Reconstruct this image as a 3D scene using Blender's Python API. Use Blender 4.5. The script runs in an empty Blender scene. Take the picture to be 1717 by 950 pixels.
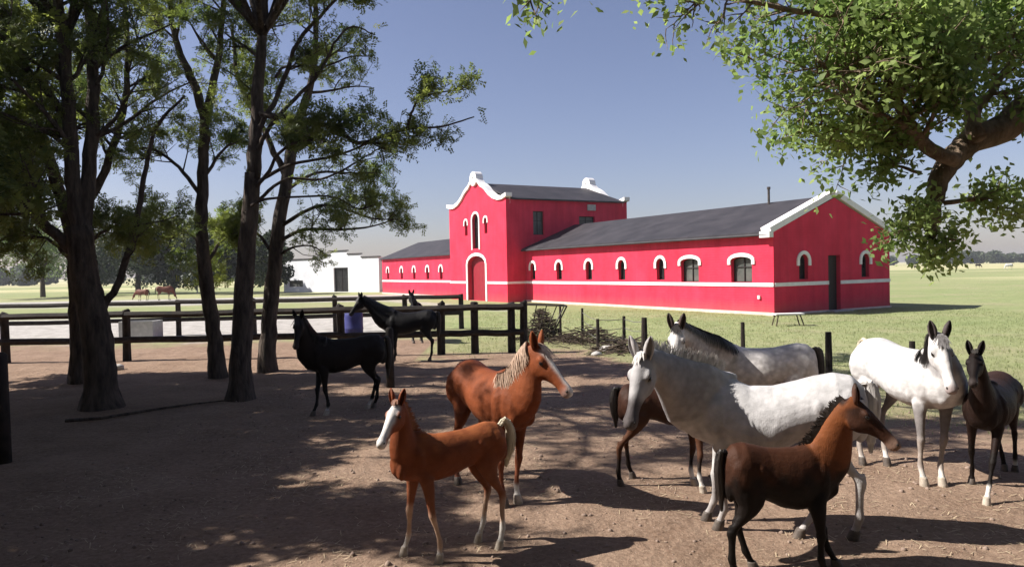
import bpy, bmesh, math, random
import numpy as np
from mathutils import Vector, Matrix, noise
from mathutils.geometry import tessellate_polygon

random.seed(7)
RNG = np.random.default_rng(7)
SC = bpy.context.scene
COL = SC.collection

# ------------------------------------------------------------------ camera
CAM_H = 2.7
FPX = 1200.0
R_CAM = (Matrix.Rotation(math.radians(90 - 1.10), 3, 'X') @ Matrix.Rotation(math.radians(-1.17), 3, 'Z'))
cd = bpy.data.cameras.new('camera')
cam = bpy.data.objects.new('camera', cd)
COL.objects.link(cam)
cam.matrix_world = Matrix.Translation((0, 0, CAM_H)) @ R_CAM.to_4x4()
cd.sensor_width = 36
cd.lens = 36 * FPX / 1717
cd.clip_start = 0.05
cd.clip_end = 8000
SC.camera = cam

# ------------------------------------------------------------------ world, sun, exposure
SUN_EL = math.radians(42)
SUN_DIR = Vector((-math.cos(SUN_EL) * 0.999, math.cos(SUN_EL) * 0.03, math.sin(SUN_EL))).normalized()
w = bpy.data.worlds.new('World')
SC.world = w
w.use_nodes = True
nt = w.node_tree
nt.nodes.clear()
out = nt.nodes.new('ShaderNodeOutputWorld')
bg = nt.nodes.new('ShaderNodeBackground')
sky = nt.nodes.new('ShaderNodeTexSky')
sky.sky_type = 'NISHITA'
sky.sun_disc = False
sky.sun_elevation = SUN_EL
sky.sun_rotation = math.radians(270)
sky.air_density = 1.0
sky.dust_density = 0.9
sky.ozone_density = 1.6
hs = nt.nodes.new('ShaderNodeHueSaturation')
hs.inputs['Saturation'].default_value = 0.88
mx = nt.nodes.new('ShaderNodeMixRGB')
mx.blend_type = 'MULTIPLY'
mx.inputs[0].default_value = 1
mx.inputs[2].default_value = (1.14, 1.05, 1.20, 1)
nt.links.new(sky.outputs[0], hs.inputs['Color'])
nt.links.new(hs.outputs[0], mx.inputs[1])
nt.links.new(mx.outputs[0], bg.inputs[0])
bg.inputs[1].default_value = 0.052
nt.links.new(bg.outputs[0], out.inputs[0])
sl = bpy.data.lights.new('sun', 'SUN')
sl.energy = 5.0
sl.angle = math.radians(0.5)
sl.color = (1.0, 0.955, 0.88)
so = bpy.data.objects.new('sun', sl)
COL.objects.link(so)
so.rotation_euler = SUN_DIR.to_track_quat('Z', 'Y').to_euler()
so.location = (0, 0, 60)
SC.view_settings.view_transform = 'Standard'
SC.view_settings.look = 'None'
SC.view_settings.exposure = 0.95
SC.view_settings.gamma = 1.0
SC.view_settings.use_curve_mapping = False
SC.cycles.max_bounces = 6
SC.cycles.transparent_max_bounces = 8


# ------------------------------------------------------------------ pixel -> world
def ray(px, py):
    return R_CAM @ Vector(((px - 858.5) / FPX, -(py - 475) / FPX, -1.0))


def gnd(px, py, z=0.0):
    r = ray(px, py)
    t = (z - CAM_H) / r.z
    return Vector((r.x * t, r.y * t, z))


def atd(px, py, y):
    r = ray(px, py)
    t = y / r.y
    return Vector((r.x * t, y, CAM_H + r.z * t))


# ------------------------------------------------------------------ materials
def new_mat(name):
    m = bpy.data.materials.new(name)
    m.use_nodes = True
    n = m.node_tree
    for x in list(n.nodes):
        n.nodes.remove(x)
    o = n.nodes.new('ShaderNodeOutputMaterial')
    b = n.nodes.new('ShaderNodeBsdfPrincipled')
    n.links.new(b.outputs[0], o.inputs[0])
    return m, n, b, o


def node(n, t, **kw):
    x = n.nodes.new(t)
    for k, v in kw.items():
        if k in x.inputs:
            x.inputs[k].default_value = v
        else:
            setattr(x, k, v)
    return x


def c4(c):
    return (c[0], c[1], c[2], 1)


def noisy(name, ca, cb, scale=4.0, rough=0.8, bump=0.3, bscale=40.0, stretch=(1, 1, 1), detail=6, spec=0.3, coords='Object', bdist=0.01,
          cc=None, cscale=1.0):
    m, n, b, o = new_mat(name)
    tc = node(n, 'ShaderNodeTexCoord')
    mp = node(n, 'ShaderNodeMapping')
    mp.inputs['Scale'].default_value = stretch
    n.links.new(tc.outputs[coords], mp.inputs[0])
    nz = node(n, 'ShaderNodeTexNoise', Scale=scale, Detail=detail, Roughness=0.6)
    n.links.new(mp.outputs[0], nz.inputs['Vector'])
    cr = node(n, 'ShaderNodeValToRGB')
    cr.color_ramp.elements[0].position = 0.33
    cr.color_ramp.elements[1].position = 0.68
    cr.color_ramp.elements[0].color = c4(ca)
    cr.color_ramp.elements[1].color = c4(cb)
    n.links.new(nz.outputs[0], cr.inputs[0])
    col = cr.outputs[0]
    if cc is not None:
        n2 = node(n, 'ShaderNodeTexNoise', Scale=cscale, Detail=4)
        n.links.new(mp.outputs[0], n2.inputs['Vector'])
        r2 = node(n, 'ShaderNodeValToRGB')
        r2.color_ramp.elements[0].position = 0.45
        r2.color_ramp.elements[1].position = 0.65
        n.links.new(n2.outputs[0], r2.inputs[0])
        mm = node(n, 'ShaderNodeMixRGB')
        n.links.new(r2.outputs[0], mm.inputs[0])
        n.links.new(col, mm.inputs[1])
        mm.inputs[2].default_value = c4(cc)
        col = mm.outputs[0]
    n.links.new(col, b.inputs['Base Color'])
    b.inputs['Roughness'].default_value = rough
    b.inputs['Specular IOR Level'].default_value = spec
    if bump:
        bn = node(n, 'ShaderNodeTexNoise', Scale=bscale, Detail=5, Roughness=0.65)
        n.links.new(mp.outputs[0], bn.inputs['Vector'])
        bp = node(n, 'ShaderNodeBump', Strength=bump, Distance=bdist)
        n.links.new(bn.outputs[0], bp.inputs['Height'])
        n.links.new(bp.outputs[0], b.inputs['Normal'])
    return m


def leaf_mat(name, ca, cb, scale=2.0, trans=0.35):
    m, n, b, o = new_mat(name)
    tc = node(n, 'ShaderNodeTexCoord')
    nz = node(n, 'ShaderNodeTexNoise', Scale=scale, Detail=4, Roughness=0.7)
    n.links.new(tc.outputs['Object'], nz.inputs['Vector'])
    cr = node(n, 'ShaderNodeValToRGB')
    cr.color_ramp.elements[0].position = 0.35
    cr.color_ramp.elements[1].position = 0.65
    cr.color_ramp.elements[0].color = c4(ca)
    cr.color_ramp.elements[1].color = c4(cb)
    n.links.new(nz.outputs[0], cr.inputs[0])
    n.links.new(cr.outputs[0], b.inputs['Base Color'])
    b.inputs['Roughness'].default_value = 0.55
    b.inputs['Specular IOR Level'].default_value = 0.25
    tr = node(n, 'ShaderNodeBsdfTranslucent')
    hsv = node(n, 'ShaderNodeHueSaturation', Saturation=1.1, Value=1.5)
    n.links.new(cr.outputs[0], hsv.inputs['Color'])
    n.links.new(hsv.outputs[0], tr.inputs[0])
    ms = node(n, 'ShaderNodeMixShader')
    ms.inputs[0].default_value = trans
    n.links.new(b.outputs[0], ms.inputs[1])
    n.links.new(tr.outputs[0], ms.inputs[2])
    n.links.new(ms.outputs[0], o.inputs[0])
    return m


def plaster(name, ca, cb):
    """painted rendered brick: faint coursing in the relief, blotchy weathering in the paint"""
    m, n, b, o = new_mat(name)
    tc = node(n, 'ShaderNodeTexCoord')
    nz = node(n, 'ShaderNodeTexNoise', Scale=0.5, Detail=8, Roughness=0.65)
    n.links.new(tc.outputs['Object'], nz.inputs['Vector'])
    cr = node(n, 'ShaderNodeValToRGB')
    cr.color_ramp.elements[0].position = 0.3
    cr.color_ramp.elements[1].position = 0.7
    cr.color_ramp.elements[0].color = c4(ca)
    cr.color_ramp.elements[1].color = c4(cb)
    n.links.new(nz.outputs[0], cr.inputs[0])
    mp = node(n, 'ShaderNodeMapping')
    mp.inputs['Scale'].default_value = (1.6, 1.6, 0.18)
    n.links.new(tc.outputs['Object'], mp.inputs[0])
    sn = node(n, 'ShaderNodeTexNoise', Scale=1.0, Detail=7, Roughness=0.7)
    n.links.new(mp.outputs[0], sn.inputs['Vector'])
    sr = node(n, 'ShaderNodeMapRange')
    sr.inputs[1].default_value, sr.inputs[2].default_value = 0.3, 0.7
    sr.inputs[3].default_value, sr.inputs[4].default_value = 0.80, 1.08
    n.links.new(sn.outputs[0], sr.inputs[0])
    sv = node(n, 'ShaderNodeVectorMath', operation='SCALE')
    n.links.new(cr.outputs[0], sv.inputs[0])
    n.links.new(sr.outputs[0], sv.inputs['Scale'])
    # splashed dust along the foot of the wall
    sx = node(n, 'ShaderNodeSeparateXYZ')
    n.links.new(tc.outputs['Object'], sx.inputs[0])
    dz = node(n, 'ShaderNodeMath', operation='MULTIPLY_ADD')
    n.links.new(sn.outputs[0], dz.inputs[0])
    dz.inputs[1].default_value = -1.1
    n.links.new(sx.outputs[2], dz.inputs[2])
    dr = node(n, 'ShaderNodeMapRange')
    dr.inputs[1].default_value, dr.inputs[2].default_value = -0.45, 0.25
    dr.inputs[3].default_value, dr.inputs[4].default_value = 0.45, 0.0
    n.links.new(dz.outputs[0], dr.inputs[0])
    dm_ = node(n, 'ShaderNodeMixRGB')
    n.links.new(dr.outputs[0], dm_.inputs[0])
    n.links.new(sv.outputs[0], dm_.inputs[1])
    dm_.inputs[2].default_value = (0.34, 0.10, 0.09, 1)
    n.links.new(dm_.outputs[0], b.inputs['Base Color'])
    b.inputs['Roughness'].default_value = 0.75
    b.inputs['Specular IOR Level'].default_value = 0.2
    wv = node(n, 'ShaderNodeTexWave', Scale=2.2, Distortion=1.2, Detail=3)
    wv.bands_direction = 'Z'
    n.links.new(tc.outputs['Object'], wv.inputs['Vector'])
    n3 = node(n, 'ShaderNodeTexNoise', Scale=14.0, Detail=5)
    n.links.new(tc.outputs['Object'], n3.inputs['Vector'])
    ad = node(n, 'ShaderNodeMath', operation='MULTIPLY_ADD')
    n.links.new(n3.outputs[0], ad.inputs[0])
    ad.inputs[1].default_value = 1.2
    n.links.new(wv.outputs['Fac'], ad.inputs[2])
    bp = node(n, 'ShaderNodeBump', Strength=0.12, Distance=0.02)
    n.links.new(ad.outputs[0], bp.inputs['Height'])
    n.links.new(bp.outputs[0], b.inputs['Normal'])
    return m


M = {}
M['red'] = plaster('red_plaster', (0.55, 0.022, 0.055), (0.70, 0.040, 0.088))
M['white_trim'] = noisy('white_trim', (0.72, 0.69, 0.68), (0.84, 0.81, 0.80), 3, 0.7, 0.2, 20)
M['footing'] = noisy('footing', (0.52, 0.42, 0.36), (0.66, 0.56, 0.48), 3, 0.8, 0.3, 20)
M['roof'] = noisy('dark_roof', (0.026, 0.024, 0.028), (0.050, 0.045, 0.050), 0.7, 0.62, 0.4, 12, stretch=(1, 1, 1), bdist=0.02, spec=0.25)
M['window'] = noisy('dark_glass', (0.012, 0.012, 0.014), (0.03, 0.03, 0.034), 2, 0.25, 0.05, 5)
M['grey_pane'] = noisy('grey_glass', (0.05, 0.055, 0.05), (0.12, 0.12, 0.11), 1.2, 0.3, 0.05, 5)
M['door_red'] = noisy('door_red', (0.22, 0.010, 0.022), (0.30, 0.016, 0.03), 2, 0.6, 0.2, 30, stretch=(6, 6, 1))
M['door_dark'] = noisy('door_dark', (0.015, 0.011, 0.011), (0.035, 0.025, 0.022), 2, 0.6, 0.3, 20, stretch=(6, 6, 1))
M['white_wall'] = noisy('white_wall', (0.66, 0.67, 0.71), (0.78, 0.79, 0.82), 0.6, 0.8, 0.3, 10)
M['wood_dark'] = noisy('dark_wood', (0.010, 0.007, 0.006), (0.035, 0.024, 0.018), 5, 0.8, 0.7, 30, stretch=(1, 1, 1), bdist=0.01)
M['bark'] = noisy('dark_bark', (0.030, 0.021, 0.017), (0.13, 0.098, 0.078), 9, 0.9, 1.0, 16, stretch=(1, 1, 0.22), bdist=0.09)
M['bark_light'] = noisy('brown_bark', (0.11, 0.075, 0.05), (0.34, 0.25, 0.18), 8, 0.9, 1.0, 22, stretch=(1, 1, 0.5), bdist=0.04)
M['steel'] = noisy('dull_steel', (0.03, 0.028, 0.027), (0.09, 0.07, 0.06), 9, 0.6, 0.2, 40)
M['wire'] = noisy('wire', (0.10, 0.095, 0.09), (0.16, 0.15, 0.14), 9, 0.5, 0, 40)
M['blue'] = noisy('blue_plastic', (0.018, 0.02, 0.11), (0.04, 0.045, 0.19), 3, 0.5, 0.1, 20)
M['stone'] = noisy('pale_stone', (0.30, 0.28, 0.26), (0.5, 0.47, 0.44), 6, 0.85, 0.6, 20)
M['concrete'] = noisy('concrete', (0.36, 0.35, 0.33), (0.5, 0.48, 0.46), 4, 0.85, 0.4, 20)
M['hay'] = noisy('hay', (0.03, 0.022, 0.016), (0.10, 0.072, 0.052), 8, 0.9, 0.8, 40)
M['straw'] = noisy('straw', (0.36, 0.27, 0.17), (0.60, 0.48, 0.33), 6, 0.8, 0, 40)
M['clod'] = noisy('clod', (0.16, 0.11, 0.085), (0.32, 0.235, 0.19), 6, 0.95, 0.6, 30)
M['leaf_dark'] = leaf_mat('leaf_dark', (0.055, 0.085, 0.030), (0.22, 0.25, 0.070), 0.9, 0.48)
M['leaf_mid'] = leaf_mat('leaf_mid', (0.065, 0.11, 0.030), (0.24, 0.27, 0.075), 0.8, 0.48)
M['leaf_bright'] = leaf_mat('leaf_bright', (0.10, 0.165, 0.05), (0.34, 0.42, 0.15), 1.3, 0.5)
M['leaf_pale'] = leaf_mat('leaf_pale', (0.13, 0.19, 0.07), (0.26, 0.32, 0.15), 0.5, 0.4)
M['leaf_far'] = leaf_mat('leaf_far', (0.035, 0.055, 0.028), (0.08, 0.10, 0.05), 0.1, 0.2)
M['leaf_wood'] = leaf_mat('leaf_wood', (0.018, 0.030, 0.014), (0.05, 0.07, 0.028), 0.15, 0.2)
M['grass'] = leaf_mat('grass_blade', (0.17, 0.21, 0.08), (0.32, 0.33, 0.17), 0.6, 0.4)
M['hoof'] = noisy('hoof', (0.05, 0.04, 0.035), (0.14, 0.11, 0.09), 12, 0.6, 0.3, 60)
M['hoof_pale'] = noisy('hoof_pale', (0.30, 0.25, 0.20), (0.5, 0.43, 0.36), 12, 0.6, 0.3, 60)
M['eye'] = noisy('eye', (0.006, 0.004, 0.003), (0.012, 0.008, 0.006), 3, 0.08, 0, 10, spec=0.6)


# ------------------------------------------------------------------ object helpers
def link(name, me, mat=None, parent=None, smooth=False):
    o = bpy.data.objects.new(name, me)
    COL.objects.link(o)
    if mat is not None:
        me.materials.append(mat)
    if parent is not None:
        o.parent = parent
    if smooth:
        me.polygons.foreach_set('use_smooth', [True] * len(me.polygons))
    return o


def root_loc(parent):
    """world place of the thing a part hangs under"""
    v = Vector((0, 0, 0))
    p = parent
    while p is not None:
        v += p.location
        p = p.parent
    return v


def mesh_obj(name, V, F, mat, parent=None, smooth=False):
    me = bpy.data.meshes.new(name)
    off = root_loc(parent)
    me.from_pydata([(v[0] - off.x, v[1] - off.y, v[2] - off.z) for v in V], [], F)
    me.update()
    return link(name, me, mat, parent, smooth)


def fast_mesh(name, V, F, mat, parent=None, smooth=False):
    """V (n,3) numpy, F (m,k) numpy, all faces of k corners"""
    V = np.asarray(V, dtype=np.float32)
    F = np.asarray(F, dtype=np.int32)
    off = root_loc(parent)
    V = V - np.array(off, dtype=np.float32)
    me = bpy.data.meshes.new(name)
    me.vertices.add(len(V))
    me.vertices.foreach_set('co', V.ravel())
    m, k = F.shape
    me.loops.add(m * k)
    me.loops.foreach_set('vertex_index', F.ravel())
    me.polygons.add(m)
    me.polygons.foreach_set('loop_start', np.arange(m, dtype=np.int32) * k)
    me.polygons.foreach_set('loop_total', np.full(m, k, dtype=np.int32))
    if smooth:
        me.polygons.foreach_set('use_smooth', np.ones(m, dtype=bool))
    me.update(calc_edges=True)
    return link(name, me, mat, parent)


def thing(name, label, cat, loc, group=None):
    o = bpy.data.objects.new(name, None)
    COL.objects.link(o)
    o.location = loc
    o.empty_display_size = 0.2
    o['label'] = label
    o['category'] = cat
    if group:
        o['group'] = group
    return o


def tag(o, label=None, cat=None, group=None, kind=None):
    if label:
        o['label'] = label
    if cat:
        o['category'] = cat
    if group:
        o['group'] = group
    if kind:
        o['kind'] = kind
    return o


class MB:
    def __init__(s):
        s.V = []
        s.F = []

    def add(s, V, F):
        b = len(s.V)
        s.V += [tuple(v) for v in V]
        s.F += [tuple(i + b for i in f) for f in F]

    def box(s, c, ax, ay, az):
        """centre and three half-axis vectors"""
        c, ax, ay, az = Vector(c), Vector(ax), Vector(ay), Vector(az)
        P = [c + sx * ax + sy * ay + sz * az for sz in (-1, 1) for sy in (-1, 1) for sx in (-1, 1)]
        s.add(P, [(0, 2, 3, 1), (4, 5, 7, 6), (0, 1, 5, 4), (2, 6, 7, 3), (0, 4, 6, 2), (1, 3, 7, 5)])

    def prism(s, poly, n):
        """closed polygon (list of 3D points) pushed along n"""
        k = len(poly)
        n = Vector(n)
        P = [Vector(p) for p in poly] + [Vector(p) + n for p in poly]
        F = [(i, (i + 1) % k, k + (i + 1) % k, k + i) for i in range(k)]
        tris = tessellate_polygon([[Vector(p) for p in poly]])
        F += [tuple(t) for t in tris] + [tuple(k + i for i in reversed(t)) for t in tris]
        s.add(P, F)

    def tube(s, pts, rad, sides=8, cap=True, jit=0.0, aspect=1.0):
        pts = [Vector(p) for p in pts]
        k = len(pts)
        up = Vector((0, 0, 1)) if abs((pts[-1] - pts[0]).normalized().z) < 0.9 else Vector((1, 0, 0))
        V = []
        for i, p in enumerate(pts):
            t = (pts[min(i + 1, k - 1)] - pts[max(i - 1, 0)]).normalized()
            u = t.cross(up)
            if u.length < 1e-4:
                u = t.cross(Vector((0, 1, 0)))
            u.normalize()
            v = t.cross(u)
            r = rad[i] if hasattr(rad, '__len__') else rad
            for j in range(sides):
                a = 2 * math.pi * j / sides
                rr = r * (1 + (random.uniform(-jit, jit) if jit else 0))
                V.append(p + u * (math.cos(a) * rr) + v * (math.sin(a) * rr * aspect))
        F = []
        for i in range(k - 1):
            for j in range(sides):
                a, b = i * sides + j, i * sides + (j + 1) % sides
                F.append((a, b, b + sides, a + sides))
        if cap:
            F.append(tuple(reversed(range(sides))))
            F.append(tuple((k - 1) * sides + j for j in range(sides)))
        s.add(V, F)

    def obj(s, name, mat, parent=None, smooth=False):
        return mesh_obj(name, s.V, s.F, mat, parent, smooth)


# ================================================================== GROUND
def fbm(x, y, sc, seed=0.0):
    return noise.fractal(Vector((x * sc + seed, y * sc - seed, seed * 0.37)), 0.8, 2.1, 4)


def smooth01(a, b, x):
    t = min(1, max(0, (x - a) / (b - a)))
    return t * t * (3 - 2 * t)


def axis(lo, hi, step, far, grow):
    a = list(np.arange(lo, hi, step))
    s, p = step, hi
    while p < far:
        a.append(p)
        s *= grow
        p += s
    a.append(far)
    s, p = step, lo
    while p > -far:
        s *= grow
        p -= s
        a.insert(0, max(p, -far))
    return np.unique(np.array(a))


def ground_h(x, y):
    near = 1 - smooth01(30, 60, math.hypot(x, y - 10))
    h = 0.0
    if near > 0:
        h += near * (0.030 * fbm(x, y, 0.35, 3.1) + 0.012 * fbm(x, y, 2.2, 9.3))
    return h


xs = axis(-10, 8, 0.11, 4000, 1.045)
ys = axis(4.6, 20, 0.11, 4000, 1.045)
ys = ys[ys > -60]
nx, ny = len(xs), len(ys)
XX, YY = np.meshgrid(xs, ys)
Z = np.zeros_like(XX)
zone = np.zeros((ny, nx, 4), dtype=np.float32)
for j in range(ny):
    for i in range(nx):
        x, y = float(XX[j, i]), float(YY[j, i])
        Z[j, i] = ground_h(x, y)
        n1 = fbm(x, y, 0.16, 1.7)
        n2 = fbm(x, y, 0.6, 5.2)
        # where the paddock dirt ends and the pasture begins
        edge = 23.5 - 5.5 * smooth01(2.0, 3.8, x) - 5.8 * smooth01(4.0, 6.2, x) + 1.6 * n1 + 2.2 * n2
        if x < -3:
            edge += 5.0
        g = smooth01(edge - 1.6, edge + 1.6, y) * (0.72 + 0.28 * smooth01(edge + 2, edge + 9, y))
        # pale gravel yard behind the rail fence and the road by the white house
        yard = smooth01(29, 32, y + 2 * n2) * (1 - smooth01(44, 50, y + 3 * n1)) * (1 - smooth01(-7, -3.5, x + n2))
        road = smooth01(66, 70, y + 2 * n1) * (1 - smooth01(84, 88, y)) * (1 - smooth01(-10, -6, x))
        path = smooth01(0.55, 0.8, 1 - abs((x + 1.5) * 0.87 + (y - 56) * 0.49 + 3.0) / 3.0) * smooth01(30, 36, y) * (1 - smooth01(80, 90, y)) * (1 - smooth01(-2, 1, x))
        gr = max(yard, road, 0.7 * path)
        straw = smooth01(-0.1, 0.5, fbm(x * 0.4, y, 0.03, 8.8)) * smooth01(60, 140, y)
        if y > 250:
            straw = max(straw, 0.75)
        zone[j, i] = (g, gr, straw, 1)
V = np.stack([XX, YY, Z], -1).reshape(-1, 3)
idx = np.arange(nx * ny).reshape(ny, nx)
F = np.stack([idx[:-1, :-1], idx[:-1, 1:], idx[1:, 1:], idx[1:, :-1]], -1).reshape(-1, 4)
m, n, b, o_ = new_mat('ground')
tc = node(n, 'ShaderNodeTexCoord')
at = node(n, 'ShaderNodeVertexColor', layer_name='zone')
sep = node(n, 'ShaderNodeSeparateColor')
n.links.new(at.outputs[0], sep.inputs[0])


def ramp_noise(scale, ca, cb, lo=0.35, hi=0.65, detail=8, rough=0.65, stretch=None):
    nz = node(n, 'ShaderNodeTexNoise', Scale=scale, Detail=detail, Roughness=rough)
    if stretch:
        mp = node(n, 'ShaderNodeMapping')
        mp.inputs['Scale'].default_value = stretch
        n.links.new(tc.outputs['Object'], mp.inputs[0])
        n.links.new(mp.outputs[0], nz.inputs['Vector'])
    else:
        n.links.new(tc.outputs['Object'], nz.inputs['Vector'])
    cr = node(n, 'ShaderNodeValToRGB')
    cr.color_ramp.elements[0].position = lo
    cr.color_ramp.elements[1].position = hi
    cr.color_ramp.elements[0].color = c4(ca)
    cr.color_ramp.elements[1].color = c4(cb)
    n.links.new(nz.outputs[0], cr.inputs[0])
    return cr.outputs[0]


def mixc(f, a, b2, mode='MIX'):
    x = node(n, 'ShaderNodeMixRGB', blend_type=mode)
    if isinstance(f, float):
        x.inputs[0].default_value = f
    else:
        n.links.new(f, x.inputs[0])
    n.links.new(a, x.inputs[1])
    if isinstance(b2, tuple):
        x.inputs[2].default_value = c4(b2)
    else:
        n.links.new(b2, x.inputs[2])
    return x.outputs[0]


dirt = ramp_noise(0.9, (0.195, 0.124, 0.085), (0.33, 0.228, 0.165))
dirt = mixc(0.45, dirt, ramp_noise(14, (0.10, 0.060, 0.040), (0.37, 0.262, 0.192), 0.3, 0.7))
litter = ramp_noise(38, (0, 0, 0), (1, 1, 1), 0.60, 0.66, 4)
dirt = mixc(litter, dirt, (0.33, 0.25, 0.18))
litter2 = ramp_noise(26, (0, 0, 0), (1, 1, 1), 0.66, 0.72, 4)
dirt = mixc(litter2, dirt, (0.07, 0.045, 0.035))
grassc = ramp_noise(0.35, (0.20, 0.235, 0.105), (0.30, 0.31, 0.17), 0.35, 0.65)
grassc = mixc(0.5, grassc, ramp_noise(5.0, (0.17, 0.21, 0.09), (0.33, 0.33, 0.18), 0.3, 0.7))
grassc = mixc(0.35, grassc, ramp_noise(0.06, (0.15, 0.23, 0.06), (0.36, 0.33, 0.17), 0.3, 0.7, stretch=(0.35, 1, 1)))
grassc = mixc(ramp_noise(0.22, (0, 0, 0), (.75, .75, .75), 0.50, 0.68, 6), grassc, (0.31, 0.28, 0.17))
grassc = mixc(ramp_noise(0.9, (0, 0, 0), (.6, .6, .6), 0.56, 0.70, 6), grassc, (0.12, 0.165, 0.06))
strawc = ramp_noise(0.05, (0.36, 0.34, 0.17), (0.55, 0.50, 0.30))
gravel = ramp_noise(1.5, (0.30, 0.28, 0.25), (0.48, 0.45, 0.42))
col = mixc(sep.outputs[0], dirt, grassc)
col = mixc(sep.outputs[2], col, strawc)
col = mixc(sep.outputs[1], col, gravel)
n.links.new(col, b.inputs['Base Color'])
b.inputs['Roughness'].default_value = 0.95
b.inputs['Specular IOR Level'].default_value = 0.1
h1 = node(n, 'ShaderNodeTexNoise', Scale=9.0, Detail=10, Roughness=0.7)
n.links.new(tc.outputs['Object'], h1.inputs['Vector'])
bp = node(n, 'ShaderNodeBump', Strength=1.0, Distance=0.06)
vo = node(n, 'ShaderNodeTexVoronoi', Scale=3.2)
vo.feature = 'SMOOTH_F1'
n.links.new(tc.outputs['Object'], vo.inputs['Vector'])
ad = node(n, 'ShaderNodeMath', operation='MULTIPLY_ADD')
n.links.new(vo.outputs['Distance'], ad.inputs[0])
ad.inputs[1].default_value = 0.9
n.links.new(h1.outputs[0], ad.inputs[2])
n.links.new(ad.outputs[0], bp.inputs['Height'])
n.links.new(bp.outputs[0], b.inputs['Normal'])
M['ground'] = m
g = fast_mesh('ground', V, F, m, smooth=True)
ca = g.data.color_attributes.new('zone', 'FLOAT_COLOR', 'POINT')
ca.data.foreach_set('color', zone.reshape(-1))
tag(g, 'bare pinkish brown paddock dirt running into sunlit pasture', kind='structure')


# ================================================================== RED STABLE
C0 = Vector((13.8, 37.7, 0))                 # near corner
D = Vector((-0.4926, 0.8703, 0))             # along the long front, going away
N = Vector((-0.8703, -0.4926, 0))            # outward from the long front
B = -N                                       # into the building, along the gable
UP = Vector((0, 0, 1))


def arch_pts(uc, w, z0, zs, rise, k=10):
    P = [(uc - w / 2, z0), (uc + w / 2, z0)]
    for i in range(k + 1):
        a = math.pi * i / k
        P.append((uc + w / 2 * math.cos(a), zs + rise * math.sin(a)))
    return P


def wall(name, O, U, Nrm, outline, holes, mat, parent, recess=0.32):
    """flat wall with true openings whose reveals go inwards"""
    def P3(p):
        return O + U * p[0] + UP * p[1]
    loops = [[Vector((p[0], p[1], 0)) for p in outline]] + [[Vector((p[0], p[1], 0)) for p in h] for h in holes]
    tris = tessellate_polygon(loops)
    V = [P3(p) for lp in [outline] + holes for p in lp]
    F = [tuple(t) for t in tris]
    # make every triangle look outward
    FF = []
    for f in F:
        a, b_, c = V[f[0]], V[f[1]], V[f[2]]
        if (b_ - a).cross(c - a).dot(Nrm) < 0:
            f = (f[0], f[2], f[1])
        FF.append(f)
    F = FF
    for h in holes:
        base = len(V)
        k = len(h)
        V += [P3(p) for p in h] + [P3(p) - Nrm * recess for p in h]
        for i in range(k):
            j = (i + 1) % k
            F.append((base + i, base + j, base + k + j, base + k + i))
    return mesh_obj(name, V, F, mat, parent)


def window(O, U, Nrm, h, parent, mat, name='window', bars=True, depth=0.22, wide=False):
    """frame of bars with a pane set behind it, filling opening h"""
    us = [p[0] for p in h]
    zs = [p[1] for p in h]
    u0, u1, z0, z1 = min(us), max(us), min(zs), max(zs)
    uc = (u0 + u1) / 2
    P = lambda u, z, d: O + U * u + UP * z - Nrm * d
    fr = MB()
    t = 0.05
    # outer frame ring
    k = len(h)
    cen = (uc, (z0 + z1) / 2)
    inner = [(cen[0] + (p[0] - cen[0]) * (1 - 2 * t / (u1 - u0)), cen[1] + (p[1] - cen[1]) * (1 - 2 * t / (z1 - z0))) for p in h]
    for i in range(k):
        j = (i + 1) % k
        q = [P(*h[i], depth), P(*h[j], depth), P(*inner[j], depth), P(*inner[i], depth)]
        fr.prism(q, -Nrm * 0.06)
    if bars:
        fr.box(P(uc, (z0 + z1) / 2, depth + 0.03), U * 0.022, UP * (z1 - z0) / 2 * 0.96, Nrm * 0.022)
        fr.box(P(uc, z0 + (z1 - z0) * 0.6, depth + 0.03), U * (u1 - u0) / 2 * 0.94, UP * 0.02, Nrm * 0.018)
    f = fr.obj(name, M['door_dark'], parent)
    pn = mesh_obj('pane', [P(p[0], p[1], depth + 0.07) for p in h], [tuple(t) for t in tessellate_polygon([[Vector((p[0], p[1], 0)) for p in h]])], mat, f)
    return f


def hood(O, U, Nrm, uc, w, zs, rise, parent, th=0.2, leg=0.25, proud=0.07, name='window_hood', k=12, z0=None):
    """white moulding round the arch, standing proud of the wall"""
    mb = MB()
    inn, outr = [], []
    zb = zs - leg if z0 is None else z0
    inn.append((uc + w / 2 + 0.01, zb))
    outr.append((uc + w / 2 + th, zb))
    for i in range(k + 1):
        a = math.pi * i / k
        inn.append((uc + (w / 2 + 0.01) * math.cos(a), zs + (rise + 0.01) * math.sin(a)))
        outr.append((uc + (w / 2 + th) * math.cos(a), zs + (rise + th) * math.sin(a)))
    inn.append((uc - w / 2 - 0.01, zb))
    outr.append((uc - w / 2 - th, zb))
    P = lambda p, d: O + U * p[0] + UP * p[1] + Nrm * d
    V, F = [], []
    for a_, b_ in zip(inn, outr):
        V += [P(a_, -0.02), P(b_, -0.02), P(b_, proud), P(a_, proud)]
    for i in range(len(inn) - 1):
        s_ = i * 4
        for q in range(4):
            F.append((s_ + q, s_ + (q + 1) % 4, s_ + 4 + (q + 1) % 4, s_ + 4 + q))
    F += [(0, 1, 2, 3), tuple((len(inn) - 1) * 4 + q for q in (3, 2, 1, 0))]
    mb.add(V, F)
    return mb.obj(name, M['white_trim'], parent)


def u_front(px):
    k = (px - 858.5) / FPX
    return 1.149 * (C0.x - C0.y * k) / (0.566 + k)


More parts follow.
